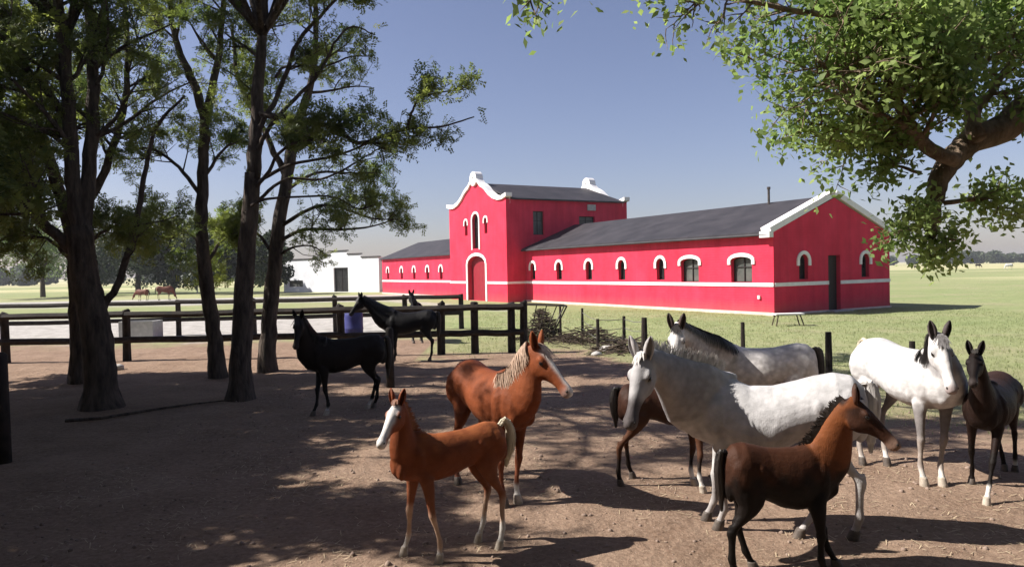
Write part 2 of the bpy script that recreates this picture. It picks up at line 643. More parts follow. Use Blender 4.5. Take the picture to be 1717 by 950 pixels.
def band(O, U, Nrm, u0, u1, z, parent, h=0.10, name='string_course', mat='white_trim', proud=0.05):
    mb = MB()
    mb.box(O + U * (u0 + u1) / 2 + UP * z + Nrm * (proud / 2 - 0.005), U * (u1 - u0) / 2, UP * h, Nrm * (proud / 2 + 0.005))
    return mb.obj(name, M[mat], parent)


stable = thing('stable_building', 'long crimson stable with a tall curly gabled tower and dark roofs', 'stable', C0)
EAVE, RIDGE, GW = 4.4, 6.35, 10.0
UT0 = 25.6          # where the tower begins along the front
TW = 11.2           # tower width
UE = 61.5           # far end of the front
BAND = 1.62
PJ = 1.8            # tower stands forward by

# --- near wing, long front
holes = []
for px in (894, 938, 988, 1043, 1108):
    holes.append(('n', u_front(px), arch_pts(u_front(px), 0.74, 1.86, 2.85, 0.37)))
for px in (1157, 1243.5):
    holes.append(('w', u_front(px), arch_pts(u_front(px), 1.5, 1.74, 2.95, 0.2)))
wall('front_wall', C0, D, N, [(0, 0), (UT0, 0), (UT0, EAVE), (0, EAVE)], [h[2] for h in holes], M['red'], stable)
for k_, uc, h in holes:
    if k_ == 'n':
        window(C0, D, N, h, stable, M['window'])
        hood(C0, D, N, uc, 0.74, 2.85, 0.37, stable)
    else:
        window(C0, D, N, h, stable, M['grey_pane'])
        hood(C0, D, N, uc, 1.5, 2.95, 0.2, stable, th=0.22, leg=0.22)
band(C0, D, N, 0.0, UT0, BAND, stable)
band(C0, D, N, 0.0, UT0, 0.06, stable, h=0.09, name='footing', mat='footing', proud=0.12)
# --- gable end
gh = [arch_pts(2.35, 0.72, 1.86, 2.85, 0.36), arch_pts(7.7, 0.72, 1.86, 2.85, 0.36)]
dh = [(4.4, 0.06), (5.45, 0.06), (5.45, 3.15), (4.4, 3.15)]
GN = -D
wall('gable_wall', C0, B, GN, [(0, 0), (GW, 0), (GW, EAVE), (GW / 2, RIDGE), (0, EAVE)], gh + [dh], M['red'], stable)
for h, uc in zip(gh, (2.35, 7.7)):
    window(C0, B, GN, h, stable, M['window'])
    hood(C0, B, GN, uc, 0.72, 2.85, 0.36, stable)
dd = MB()
for q in range(4):
    dd.box(C0 + B * (4.4 + 0.26 * q + 0.135) + UP * 1.6 - GN * 0.28, B * 0.122, UP * 1.53, GN * 0.03)
door = dd.obj('door', M['door_dark'], stable)
hh = MB()
hh.box(C0 + B * 5.3 + UP * 1.1 - GN * 0.22, B * 0.02, UP * 0.08, GN * 0.03)
hh.obj('handle', M['steel'], door)
band(C0, B, GN, 0.05, 4.4, BAND, stable)
band(C0, B, GN, 5.45, GW, BAND, stable)
band(C0, B, GN, 0.12, 4.35, 0.06, stable, h=0.05, name='footing', mat='footing', proud=0.10)
band(C0, B, GN, 5.5, GW, 0.06, stable, h=0.05, name='footing', mat='footing', proud=0.10)
st = MB()
st.box(C0 + B * 4.92 + UP * 0.04 + GN * 0.3, B * 0.8, UP * 0.05, GN * 0.3)
st.obj('doorstep', M['concrete'], stable)
# back and far walls (seen from other positions)
wall('back_wall', C0 + B * GW, D, B, [(0, 0), (UE, 0), (UE, EAVE), (0, EAVE)], [], M['red'], stable)
wall('end_wall', C0 + D * UE, B, D, [(0, 0), (GW, 0), (GW, EAVE), (GW / 2, RIDGE), (0, EAVE)], [], M['red'], stable)
# --- far wing
fh = [arch_pts(u_front(px), 0.74, 1.86, 2.85, 0.37) for px in (651, 674, 695, 717.5, 740)]
UF0 = UT0 + TW
wall('front_wall', C0, D, N, [(UF0, 0), (UE, 0), (UE, EAVE), (UF0, EAVE)], fh, M['red'], stable)
for px, h in zip((651, 674, 695, 717.5, 740), fh):
    window(C0, D, N, h, stable, M['window'], bars=False)
    hood(C0, D, N, u_front(px), 0.74, 2.85, 0.37, stable)
band(C0, D, N, UF0, UE, BAND, stable)
band(C0, D, N, UF0, UE, 0.06, stable, h=0.09, name='footing', mat='footing', proud=0.12)


# --- roofs: two slopes with thickness, eaves overhang, standing ribs
def roof_slope(u0, u1, side, name='roof', ribs=True):
    th = 0.12
    ov = 0.35
    sl_ = (RIDGE - EAVE) / (GW / 2)
    if side == 0:
        e = C0 - B * ov
        r = C0 + B * (GW / 2)
        ez = EAVE - ov * sl_ + 0.03
    else:
        e = C0 + B * (GW + ov)
        r = C0 + B * (GW / 2)
        ez = EAVE - ov * sl_ + 0.03
    rz = RIDGE + 0.03
    q = [e + D * u0 + UP * ez, e + D * u1 + UP * ez, r + D * u1 + UP * rz, r + D * u0 + UP * rz]
    mb = MB()
    mb.prism(q, UP * th)
    ob = mb.obj(name, M['roof'], stable)
    if False:
        rb = MB()
        nn = int((u1 - u0) / 0.9)
        for i in range(1, nn):
            u = u0 + (u1 - u0) * i / nn
            a = e + D * u + UP * (ez + th)
            c = r + D * u + UP * (rz + th)
            rb.box((a + c) / 2 + UP * 0.012, D * 0.03, (c - a) / 2, UP * 0.016)
        tag(rb.obj('roof_seam', M['roof'], ob), kind='stuff')
    return ob


for a_, b_ in ((0.45, UT0), (UF0, UE)):
    roof_slope(a_, b_, 0)
    roof_slope(a_, b_, 1, ribs=False)
gut = MB()
gut.tube([C0 + N * 0.40 + UP * (EAVE - 0.13), C0 + N * 0.40 + D * UT0 + UP * (EAVE - 0.13)], 0.07, 8)
gut.obj('gutter', M['roof'], stable)
# gable coping: white raked caps standing above the roof
for s_ in (0, 1):
    a = C0 + (B * -0.30 if s_ == 0 else B * (GW + 0.30)) + UP * (EAVE + 0.02)
    c = C0 + B * (GW / 2) + UP * (RIDGE + 0.20)
    cp = MB()
    ax = (c - a)
    nrm = ax.cross(D).normalized()
    if nrm.z < 0:
        nrm = -nrm
    cp.box((a + c) / 2 + D * 0.2 + nrm * 0.07, ax / 2, D * 0.32, nrm * 0.16)
    if s_ == 0:
        cp.box(a + D * 0.2 - UP * 0.14, B * 0.16, D * 0.33, UP * 0.16)
    else:
        cp.box(a + D * 0.2 - UP * 0.14, B * 0.16, D * 0.33, UP * 0.16)
    cp.obj('gable_coping', M['white_trim'], stable)
ch = MB()
ch.tube([C0 + D * 4.3 + B * 4.7 + UP * 6.2, C0 + D * 4.3 + B * 4.7 + UP * 7.3], 0.075, 8)
ch.tube([C0 + D * 4.3 + B * 4.7 + UP * 7.28, C0 + D * 4.3 + B * 4.7 + UP * 7.42], 0.11, 8)
ch.obj('flue_pipe', M['steel'], stable)
lamp = MB()
lamp.box(C0 + D * 0.95 + UP * 0.95 + N * 0.06, D * 0.07, UP * 0.09, N * 0.05)
lamp.obj('wall_box', M['white_trim'], stable)

# --- tower
TO = C0 + D * UT0 + N * PJ           # near front corner of the tower
TE, TR, TD = 8.55, 10.35, 12.6
TC = TW / 2
prof = [(1.0, 8.75), (0.90, 8.62), (0.78, 8.62), (0.62, 8.85), (0.48, 9.25), (0.36, 9.75), (0.27, 10.0), (0.215, 10.1), (0.17, 10.3), (0.13, 10.5),
        (0.09, 10.6), (0.04, 10.66)]
full = [(TC + TC * p[0], p[1]) for p in prof] + [(TC - TC * p[0], p[1]) for p in reversed(prof)]
dw = 3.5
th_holes = [arch_pts(TC, dw, 0.02, 3.25, 0.75, 8), arch_pts(TC + 0.25, 1.25, 4.65, 7.2, 0.55, 10),
            arch_pts(TC - 1.72, 0.55, 5.9, 7.0, 0.28, 8), arch_pts(TC + 2.2, 0.55, 5.9, 7.0, 0.28, 8)]
th_holes = [arch_pts(TC, dw, 0.02, 3.25, 0.75, 8), arch_pts(TC, 1.25, 4.65, 7.2, 0.55, 10),
            arch_pts(TC - 1.95, 0.55, 5.9, 7.0, 0.28, 8), arch_pts(TC + 1.95, 0.55, 5.9, 7.0, 0.28, 8)]
wall('tower_front', TO, D, N, [(0, 0), (TW, 0), (TW, 8.2)] + list(reversed([p for p in full])) [0:0] + [(TW, 8.75)] + full[1:-1] + [(0, 8.75)], th_holes, M['red'], stable, recess=0.4)
hood(TO, D, N, TC, dw, 3.25, 0.75, stable, th=0.28, z0=0.02, name='door_surround', k=8)
hood(TO, D, N, TC, 1.25, 7.2, 0.55, stable, th=0.2, z0=4.55, name='window_surround')
for q in (-1.95, 1.95):
    hood(TO, D, N, TC + q, 0.55, 7.0, 0.28, stable, th=0.17, leg=0.2)
    window(TO, D, N, arch_pts(TC + q, 0.55, 5.9, 7.0, 0.28, 8), stable, M['window'], bars=False)
window(TO, D, N, arch_pts(TC, 1.25, 4.65, 7.2, 0.55, 10), stable, M['window'])
for s_ in (0, 1):
    dm = MB()
    for q in range(6):
        uc = TC - dw / 2 + dw / 2 * s_ + (q + 0.5) * dw / 12
        top = 3.25 + 0.75 * math.sqrt(max(0, 1 - ((uc - TC) / (dw / 2)) ** 2))
        dm.box(TO + D * uc + UP * (top / 2 + 0.02) - N * 0.45, D * (dw / 24 - 0.008), UP * (top / 2), N * 0.03)
    lf = dm.obj('stable_door', M['door_red'], stable)
# pediment thickness, coping, crest ornament
for front in (True, False):
    O2 = TO if front else TO + B * TD
    nn = N if front else B
    back = MB()
    inner = [(TW, 8.2)] + [(TW, 8.75)] + full[1:-1] + [(0, 8.75), (0, 8.2)]
    # inner white face of the pediment
    sh = -nn * (0.38 if front else 0.42)
    poly = [O2 + D * p[0] + UP * (p[1]) + sh for p in inner]
    back.prism(poly, -nn * 0.04)
    back.obj('pediment_back', M['white_trim'], stable)
    # coping strip following the curve
    cop = MB()
    V_, F_ = [], []
    pts = [(TW + 0.25, 8.80)] + full[0:] + [(-0.25, 8.80)]
    for (u, z) in pts:
        for (dz, dn) in ((-0.06, 0.16), (0.26, 0.16), (0.26, -0.46), (-0.06, -0.46)):
            V_.append(O2 + D * u + UP * (z + dz) + nn * dn)
    for i in range(len(pts) - 1):
        for q in range(4):
            F_.append((i * 4 + q, i * 4 + (q + 1) % 4, i * 4 + 4 + (q + 1) % 4, i * 4 + 4 + q))
    F_ += [(0, 1, 2, 3), tuple((len(pts) - 1) * 4 + q for q in (3, 2, 1, 0))]
    cop.add(V_, F_)
    cop.obj('pediment_coping', M['white_trim'], stable)
    # round crest with a bull's-eye opening
    cr = MB()
    cz, R0, R1 = 10.85, 0.18, 0.64
    V_, F_ = [], []
    K = 20
    for i in range(K):
        a = 2 * math.pi * i / K
        for (rr, dn) in ((R1, 0.2), (R1, -0.5), (R0, -0.5), (R0, 0.2)):
            V_.append(O2 + D * (TC + rr * math.cos(a)) + UP * (cz + rr * math.sin(a)) + nn * dn)
    for i in range(K):
        j = (i + 1) % K
        for q in range(4):
            F_.append((i * 4 + q, j * 4 + q, j * 4 + (q + 1) % 4, i * 4 + (q + 1) % 4))
    cr.add(V_, F_)
    cr.obj('pediment_crest', M['white_trim'], stable)
wall('tower_back', TO + B * TD, D, B, [(0, 0), (TW, 0), (TW, 8.75)] + full[1:-1] + [(0, 8.75)], [], M['red'], stable)
# side walls
sw = [[(2.6, 5.6), (3.7, 5.6), (3.7, 7.6), (2.6, 7.6)], [(7.3, 6.3), (9.0, 6.3), (9.0, 7.25), (7.3, 7.25)]]
wall('tower_side', TO, B, -D, [(0, 0), (TD, 0), (TD, TE), (0, TE)], sw, M['red'], stable)
for h in sw:
    window(TO, B, -D, h, stable, M['grey_pane'])
wall('tower_side', TO + D * TW, B, D, [(0, 0), (TD, 0), (TD, TE), (0, TE)], [], M['red'], stable)
band(TO, B, -D, -0.04, PJ - 0.05, BAND, stable)
band(TO, D, N, 0.0, TC - dw / 2 - 0.28, BAND, stable)
band(TO, D, N, TC + dw / 2 + 0.28, TW, BAND, stable)
pl = MB()
pl.box(TO + B * 8.6 - D * 0.08 + UP * 8.02, B * 0.42, D * 0.07, UP * 0.26)
pl.obj('wall_lamp', M['concrete'], stable)
for s_ in (0, 1):
    e = TO + D * (-0.28 if s_ == 0 else TW + 0.28)
    r = TO + D * TC
    ez = TE - 0.06
    q = [e + B * 0.45 + UP * ez, e + B * (TD - 0.45) + UP * ez, r + B * (TD - 0.45) + UP * TR, r + B * 0.45 + UP * TR]
    mb = MB()
    mb.prism(q, UP * 0.13)
    ob = mb.obj('tower_roof', M['roof'], stable)

# ================================================================== WHITE HOUSE
WDIR = Vector((0.84, -0.5426, 0))
FN = Vector((-0.5426, -0.84, 0))
wo = gnd(556, 489.5)


def wu(px):
    """distance along the wall line where the sight line through column px meets it"""
    r = ray(px, 480)
    k = r.x / r.y
    return (k * wo.y - wo.x) / (WDIR.x - k * WDIR.y)


def wz(px, py):
    q = wo + WDIR * wu(px)
    return atd(px, py, q.y).z


wh = thing('white_house', 'low white rendered outbuilding with a stepped parapet and black doorway', 'house', wo)
u00 = wu(476)
OW = wo + WDIR * u00
ox = lambda px: wu(px) - u00
zt = [wz(570, 421), wz(545, 427), wz(595, 426), wz(620, 431)]
W_ = ox(636)
step = [(0, 0), (W_, 0), (W_, zt[3]), (ox(606), zt[3]), (ox(606), zt[2]), (ox(583), zt[2]), (ox(583), zt[0]), (ox(556), zt[0]), (ox(556), zt[1] - 0.1),
        (ox(534), zt[1] - 0.1), (ox(534), zt[3]), (0, zt[3])]
dhole = [(ox(560), 0.05), (ox(584), 0.05), (ox(584), 3.5), (ox(560), 3.5)]
whole = [(ox(484), 0.8), (ox(508), 0.8), (ox(508), 1.75), (ox(484), 1.75)]
X_ = WDIR
BK = -FN
wall('front_wall', OW, X_, FN, step, [dhole, whole], M['white_wall'], wh)
window(OW, X_, FN, dhole, wh, M['window'], name='doorway')
window(OW, X_, FN, whole, wh, M['grey_pane'])
mb = MB()
for (u0, u1, z) in ((ox(606) + 0.05, W_ + 0.1, zt[3]), (ox(583) + 0.05, ox(606) + 0.05, zt[2]), (ox(556) - 0.05, ox(583) + 0.05, zt[0]),
                    (ox(534), ox(556) - 0.05, zt[1] - 0.1), (-0.1, ox(534), zt[3])):
    mb.box(OW + X_ * (u0 + u1) / 2 + UP * (z + 0.07) + BK * 0.1, X_ * (u1 - u0) / 2, BK * 0.22, UP * 0.07)
mb.obj('parapet_cap', M['roof'], wh)
mb = MB()
mb.box(OW + X_ * W_ / 2 + UP * (zt[3] - 0.5) + BK * 5, X_ * (W_ / 2), BK * 4.6, UP * 0.08)
mb.obj('roof', M['roof'], wh)
for s_, uu in ((0, 0.0), (1, W_)):
    wall('side_wall', OW + X_ * uu, BK, X_ * (1 if s_ else -1), [(0, 0), (9.7, 0), (9.7, zt[3]), (0, zt[3])], [], M['white_wall'], wh)
wall('back_wall', OW + BK * 9.7, X_, BK, [(0, 0), (W_, 0), (W_, zt[3]), (0, zt[3])], [], M['white_wall'], wh)


# ================================================================== RAIL FENCES
def rail_fence(name, label, pts, hts, post_r=0.10, post_h=1.62, group='dark timber rail fences of the paddock', rail_h=0.085, dz=0.0):
    root = thing(name, label, 'fence', pts[0], group)
    P = [Vector(p) for p in pts]
    for p in P:
        mb = MB()
        hh_ = post_h + random.uniform(-0.03, 0.06)
        mb.tube([p - UP * 0.1, p + UP * 0.5, p + UP * hh_ + Vector((random.uniform(-.03, .03), 0, 0)), p + UP * (hh_ + 0.03)],
                [post_r * 1.05, post_r, post_r * 0.95, post_r * 0.7], 8, jit=0.05)
        mb.obj('post', M['wood_dark'], root)
    for i in range(len(P) - 1):
        for h in hts:
            a = P[i] + UP * (h + random.uniform(-.02, .02)) - Vector((0, post_r + 0.01, 0))
            c = P[i + 1] + UP * (h + random.uniform(-.02, .02)) - Vector((0, post_r + 0.01, 0))
            d = (c - a) / 2
            mb = MB()
            mb.tube([a - d * 0.01, a + d * 0.6, a + d * 1.2 - UP * 0.012, c + d * 0.01], rail_h, 6, jit=0.06)
            mb.obj('rail', M['wood_dark'], root)
    return root


FA = 23.3
rail_fence('rail_fence', 'nearer dark rail fence running left to right behind the tree trunks', [(x, FA + 0.0 * x, 0) for x in (-20.6, -16.55, -12.6, -9.0, -5.6, -2.35, -1.25, -0.05, 0.35)],
           (1.50, 0.68), post_r=0.13, rail_h=0.115)
rail_fence('rail_fence', 'farther dark rail fence in front of the pale gravel yard', [(x, 32 + 0.05 * (x + 30), 0) for x in (-28.5, -24, -19.3, -15.3, -11.9, -8.2, -5.0, -2.4)],
           (1.52, 0.75), post_r=0.12, rail_h=0.105)
# near post at left edge
pp = MB()
p = gnd(4, 772)
pp.tube([p - UP * 0.1, p + UP * 0.8, p + UP * 1.58, p + UP * 1.62], [0.125, 0.12, 0.11, 0.08], 10, jit=0.05)
tag(pp.obj('fence_post', M['wood_dark'], None, True), 'thick dark round post at the left edge in deep shade', 'post')
pp = MB()
p = gnd(655, 648)
pp.tube([p - UP * 0.1, p + UP * 0.8, p + UP * 1.36, p + UP * 1.40], [0.10, 0.095, 0.085, 0.06], 10, jit=0.05)
tag(pp.obj('fence_post', M['wood_dark'], None, True), 'lone dark post behind the hindquarters of the bay in the shade', 'post')
pp = MB()
p = gnd(331, 492)
pp.tube([p, p + UP * 4.6], [0.12, 0.09], 8)
tag(pp.obj('pole', M['white_trim'], None, True), 'thin pale pole in the far field left of the white house', 'pole')

# ---- wire fence posts (each is a thing of its own; wires hang on the fence)
wf = thing('wire_fence', 'low wire fence on thin dark stakes between brush pile and grass', 'fence', gnd(1081, 592))
wpts = [(gnd(905, 560), 1.0, .05), (gnd(940, 562), 1.25, .05), (gnd(977, 566), 1.15, .055), (gnd(1003, 586), 1.02, .06), (gnd(1047, 584), 1.08, .06), (gnd(1081, 592), 1.12, .10),
        (gnd(1246, 596), 1.0, .07), (gnd(1390, 627), 1.03, .09), (gnd(1530, 650), 1.0, .07), (gnd(1760, 700), 1.0, .08)]
for p, h, r in wpts:
    mb = MB()
    mb.tube([p - UP * 0.1, p + UP * h * 0.5, p + UP * h], [r, r * 0.95, r * 0.85], 8, jit=0.06)
    mb.obj('post', M['wood_dark'], wf)
for i in range(2, 5):
    for z in (0.35, 0.68, 0.98):
        a, c = wpts[i][0] + UP * z, wpts[i + 1][0] + UP * z
        mb = MB()
        mid = (a + c) / 2 - UP * random.uniform(0.01, 0.06)
        mb.tube([a, a.lerp(mid, .6), mid, mid.lerp(c, .4), c], 0.012, 5)
        mb.obj('wire', M['wire'], wf)


# ================================================================== HAY FEEDER, BRUSH, SMALL THINGS
def V3(*a):
    return Vector(a)


hp = gnd(912, 572)
hf = thing('hay_feeder', 'rusty flared steel hay feeder beside the end post of the rail fence', 'feeder', hp)
tz, bz = 1.38, 0.35
tl = [hp + V3(-0.62, 0.0, tz), hp + V3(0.88, 0.0, tz - 0.08), hp + V3(0.88, 1.1, tz - 0.08), hp + V3(-0.62, 1.1, tz)]
bl = [hp + V3(-0.75, 0.15, bz), hp + V3(0.40, 0.15, bz), hp + V3(0.40, 0.9, bz), hp + V3(-0.75, 0.9, bz)]
for nm, L in (('top_rail', tl), ('base_frame', bl)):
    mb = MB()
    for i in range(4):
        mb.tube([L[i], L[(i + 1) % 4]], 0.028, 6)
    mb.obj(nm, M['steel'], hf)
for i in range(4):
    mb = MB()
    mb.tube([bl[i] - UP * bz, bl[i], tl[i]], 0.03, 6)
    mb.obj('leg', M['steel'], hf)
for q in (0.25, 0.5, 0.75):
    mb = MB()
    mb.tube([bl[0].lerp(bl[1], q), tl[0].lerp(tl[1], q)], 0.022, 6)
    mb.obj('bar', M['steel'], hf)


def twigs(n_, cx, cy, sx, sy, hz, L, r, mat, name, label, cat):
    mb = MB()
    for _ in range(n_):
        x = random.gauss(cx, sx)
        y = random.gauss(cy, sy)
        z = hz * math.exp(-((x - cx) / sx / 1.4) ** 2) * random.random() + 0.03
        a = random.uniform(0, math.pi)
        l = L * random.uniform(0.4, 1)
        d = V3(math.cos(a), math.sin(a) * 0.7, random.uniform(-0.3, 0.3)) * l / 2
        p = V3(x, y, z)
        if (p - d).z < 0.02:
            p.z += 0.02 - (p - d).z
        if (p + d).z < 0.02:
            p.z += 0.02 - (p + d).z
        mb.tube([p - d, p + V3(0, 0, random.uniform(-.05, .05)), p + d], [r, r * 0.8, r * 0.35], 4)
    return tag(mb.obj(name, mat), label, cat, kind='stuff')


twigs(700, hp.x - 0.02, hp.y + 0.5, 0.42, 0.3, 1.15, 0.5, 0.014, M['hay'], 'hay_heap', 'heap of brown hay inside the steel feeder', 'hay')
bp_ = gnd(985, 575)
twigs(260, bp_.x, bp_.y, 0.8, 0.6, 0.5, 0.9, 0.018, M['hay'], 'brush_pile', 'tangled heap of cut branches beside the hay feeder', 'branches')
bq = gnd(1060, 590)
twigs(120, bq.x - 0.1, bq.y, 0.6, 0.5, 0.3, 1.0, 0.022, M['hay'], 'brush_pile', 'low scatter of cut branches at the foot of wire fence posts', 'branches')


def rock(name, p, r, mat, label=None, cat=None, group=None, sq=0.6):
    bm = bmesh.new()
    bmesh.ops.create_icosphere(bm, subdivisions=2, radius=1)
    sd = random.uniform(0, 50)
    for v in bm.verts:
        k = 1 + 0.35 * noise.noise(v.co * 1.3 + Vector((sd, 0, 0)))
        v.co = Vector((v.co.x * r * k, v.co.y * r * k * 0.8, v.co.z * r * k * sq))
    me = bpy.data.meshes.new(name)
    bm.to_mesh(me)
    bm.free()
    o = link(name, me, mat, None, True)
    o.location = (p.x, p.y, p.z + r * sq * 0.35)
    if label:
        tag(o, label, cat, group)
    return o


for i, (px, py, r, lb) in enumerate(((1018, 590, .30, 'largest pale stone beside the brush pile'), (1040, 588, .22, 'pale stone right of the largest stone by the wire fence'),
                                     (1000, 596, .17, 'small pale stone nearest the chestnut mare, below the brush pile'), (196, 619, .20, 'grey stone at the foot of the rail fence post between trunks'))):
    rock('stone', gnd(px, py), r, M['stone'], lb, 'stone')
# log by gable and trestle
tp = gnd(1318, 546)
tr = thing('trestle', 'small pale trestle table standing on the grass before the gable', 'table', tp)
mb = MB()
mb.box(tp + V3(0.1, 0, 0.52), V3(0.62, 0, 0), V3(0, 0.25, 0), V3(0, 0, 0.03))
mb.obj('tabletop', M['white_trim'], tr)
for sx in (-0.45, 0.6):
    for sy in (-0.2, 0.2):
        mb = MB()
        mb.tube([tp + V3(sx * 1.15, sy * 1.3, 0), tp + V3(sx * 0.9, sy, 0.5)], 0.028, 6)
        mb.obj('leg', M['hay'], tr)
mb = MB()
for _ in range(140):
    p = gnd(1347, 524)
    a = random.uniform(0, 6.28)
    d = V3(math.cos(a), math.sin(a), random.uniform(0.3, 1.6)).normalized() * random.uniform(0.25, 0.55)
    s_ = d.cross(UP).normalized() * 0.025
    mb.add([p + d * 0.1 - s_, p + d * 0.1 + s_, p + d], [(0, 1, 2)])
tag(mb.obj('shrub', M['leaf_dark']), 'small spiky dark plant at the foot of the red gable wall', 'plant')
# water trough, blue tank
tp = gnd(237, 566)
tg = thing('water_trough', 'long pale concrete trough between the two rail fences', 'trough', tp)
mb = MB()
for (cx, cy, hx, hy) in ((0, -.42, .75, .05), (0, .42, .75, .05), (-.70, 0, .05, .37), (.70, 0, .05, .37)):
    mb.box(tp + V3(cx, cy, .38), V3(hx, 0, 0), V3(0, hy, 0), V3(0, 0, .38))
mb.box(tp + V3(0, 0, .05), V3(.65, 0, 0), V3(0, .37, 0), V3(0, 0, .05))
mb.obj('basin', M['concrete'], tg)
mb = MB()
mb.box(tp + V3(0, 0, .60), V3(.65, 0, 0), V3(0, .37, 0), V3(0, 0, .005))
mb.obj('water', M['window'], tg)
tp = gnd(594, 569)
mb = MB()
mb.tube([tp, tp + UP * .04, tp + UP * .42, tp + UP * .46, tp + UP * .50, tp + UP * .9, tp + UP * 1.16, tp + UP * 1.22], [.34, .37, .37, .39, .37, .37, .35, .28], 20)
mb.tube([tp + UP * 1.22, tp + UP * 1.28], [.12, .12], 12)
tag(mb.obj('water_drum', M['blue'], None, True), 'blue plastic drum behind the rail fence below the dark horse head', 'drum')
# fallen stick lying in the shade
mb = MB()
pts = [gnd(110, 706), gnd(170, 703), gnd(250, 690), gnd(320, 680), gnd(385, 672)]
mb.tube([p + UP * (0.035 + ground_h(p.x, p.y)) for p in pts], [0.035, .03, .028, .022, .012], 6, jit=0.1)
tag(mb.obj('fallen_branch', M['bark']), 'long thin fallen branch between the two big trunks', 'branch')


# ================================================================== TREES
def catmull(P, m=5):
    P = [Vector(p) for p in P]
    Q = [P[0] + (P[0] - P[1])] + P + [P[-1] + (P[-1] - P[-2])]
    out_ = []
    for i in range(1, len(Q) - 2):
        for k in range(m):
            t = k / m
            a, b_, c, d = Q[i - 1], Q[i], Q[i + 1], Q[i + 2]
            out_.append(0.5 * ((2 * b_) + (c - a) * t + (2 * a - 5 * b_ + 4 * c - d) * t * t + (3 * b_ - a - 3 * c + d) * t ** 3))
    out_.append(P[-1])
    return out_


class Tree:
    def __init__(s, name, label, base, bark, leaf, group=None, leafname='crown'):
        s.root = thing(name, label, 'tree', base, group)
        s.wood = MB()
        s.tips = []
        s.bark, s.leaf = bark, leaf
        s.pb = 0.34

    def limb(s, pts, r0, r1, sides=10, wob=0.02, flare=0.0, sub=0, sub_len=1.5, sub_from=0.3, levels=2, up=0.3, dens=1.0, nominal=None):
        P = catmull(pts, 5)
        k = len(P)
        P2, R = [], []
        for i, p in enumerate(P):
            t = i / (k - 1)
            r = r0 + (r1 - r0) * t
            if flare and t < 0.25:
                r *= 1 + flare * (1 - t / 0.25) ** 2.2
            if 0 < i < k - 1:
                p = p + Vector((random.uniform(-1, 1), random.uniform(-1, 1), 0)) * wob
            P2.append(p)
            R.append(r)
        s.wood.tube(P2, R, sides, jit=0.07)
        for _ in range(sub):
            t = sub_from + (1 - sub_from) * random.random()
            i = min(k - 2, int(t * (k - 1)))
            p = P2[i]
            tan = (P2[i + 1] - P2[i]).normalized()
            s.branch(p, s.side(tan, up), sub_len * random.uniform(0.6, 1.15) * (1.15 - 0.4 * t), max(0.012, R[i] * 0.42), levels, up, dens)
        s.tips.append((P2[-1], (P2[-1] - P2[-2]).normalized(), 0.35))
        return P2

    def side(s, tan, up):
        a = Vector((random.gauss(0, 1), random.gauss(0, 1), random.gauss(0, 0.6)))
        a = (a - a.dot(tan) * tan).normalized()
        return (tan * 0.5 + a * 0.9 + UP * up * 0.6).normalized()

    def branch(s, p, d, L, r, level, up=0.3, dens=1.0):
        n_ = 5
        P = [p]
        dd_ = d.copy()
        for i in range(n_):
            dd_ = (dd_ + Vector((random.gauss(0, .16), random.gauss(0, .16), random.gauss(0, .13) + up * 0.09))).normalized()
            P.append(P[-1] + dd_ * L / n_)
        R = [r * (1 - 0.75 * i / n_) for i in range(n_ + 1)]
        s.wood.tube(P, R, 6 if level > 1 else 4, cap=False)
        if level <= 0:
            for i in range(1, n_ + 1):
                if random.random() < 0.85 * dens:
                    s.tips.append((P[i], (P[i] - P[i - 1]).normalized(), 0.28))
            return
        for i in range(1, n_ + 1):
            for _ in range(2 if level > 1 else 2):
                if random.random() < s.pb:
                    s.branch(P[i], s.side((P[i] - P[i - 1]).normalized(), up), L * random.uniform(0.38, 0.6), R[i] * 0.6 + 0.003, level - 1, up, dens)

    def finish(s, kind='frond', per=5, size=0.2, lw=0.05, spread=0.22, smooth=True):
        s.wood.obj('trunk', s.bark, s.root, True)
        T = s.tips
        if not T:
            return s.root
        P = np.repeat(np.array([t[0] for t in T]), per, 0)
        Dn = np.repeat(np.array([t[1] for t in T]), per, 0)
        n_ = len(P)
        P = P + RNG.normal(0, spread * 0.55, (n_, 3))
        if kind == 'frond':
            # compound leaves: leaflets in pairs along a short stalk
            a = Dn * 0.6 + RNG.normal(0, 0.75, (n_, 3)) + np.array([0, 0, -0.12])
            a /= np.linalg.norm(a, axis=1)[:, None]
            rr = RNG.normal(0, 1, (n_, 3)) + np.array([0, 0, 1.6])
            side = np.cross(a, rr)
            side /= np.linalg.norm(side, axis=1)[:, None] + 1e-9
            L = size * RNG.uniform(0.6, 1.2, n_)[:, None]
            pairs = 6
            VV = []
            for q in range(pairs):
                c = P + a * L * (q + 0.6) / pairs
                for sg in (-1, 1):
                    tip = c + side * sg * lw * RNG.uniform(1.3, 2.3, n_)[:, None] + a * lw * 0.6 + RNG.normal(0, lw * .35, (n_, 3))
                    mid = (c + tip) / 2
                    w2 = a * lw * 0.5
                    VV.append(np.stack([c, mid + w2, tip, mid - w2], 1))
            V = np.concatenate(VV, 0).reshape(-1, 3)
        else:
            a = RNG.normal(0, 1, (n_, 3)) + np.array([0, 0, -0.3])
            a /= np.linalg.norm(a, axis=1)[:, None]
            rr = RNG.normal(0, 1, (n_, 3)) + np.array([0, 0, 0.8])
            side = np.cross(a, rr)
            side /= np.linalg.norm(side, axis=1)[:, None] + 1e-9
            L = size * RNG.uniform(0.55, 1.25, n_)[:, None]
            up_ = np.cross(side, a)
            V = np.stack([P, P + a * L * .45 + side * L * lw + up_ * L * .06, P + a * L, P + a * L * .45 - side * L * lw + up_ * L * .06], 1).reshape(-1, 3)
        F = np.arange(len(V)).reshape(-1, 4)
        o = fast_mesh('crown', V, F, s.leaf, s.root)
        tag(o, kind='stuff')
        return s.root


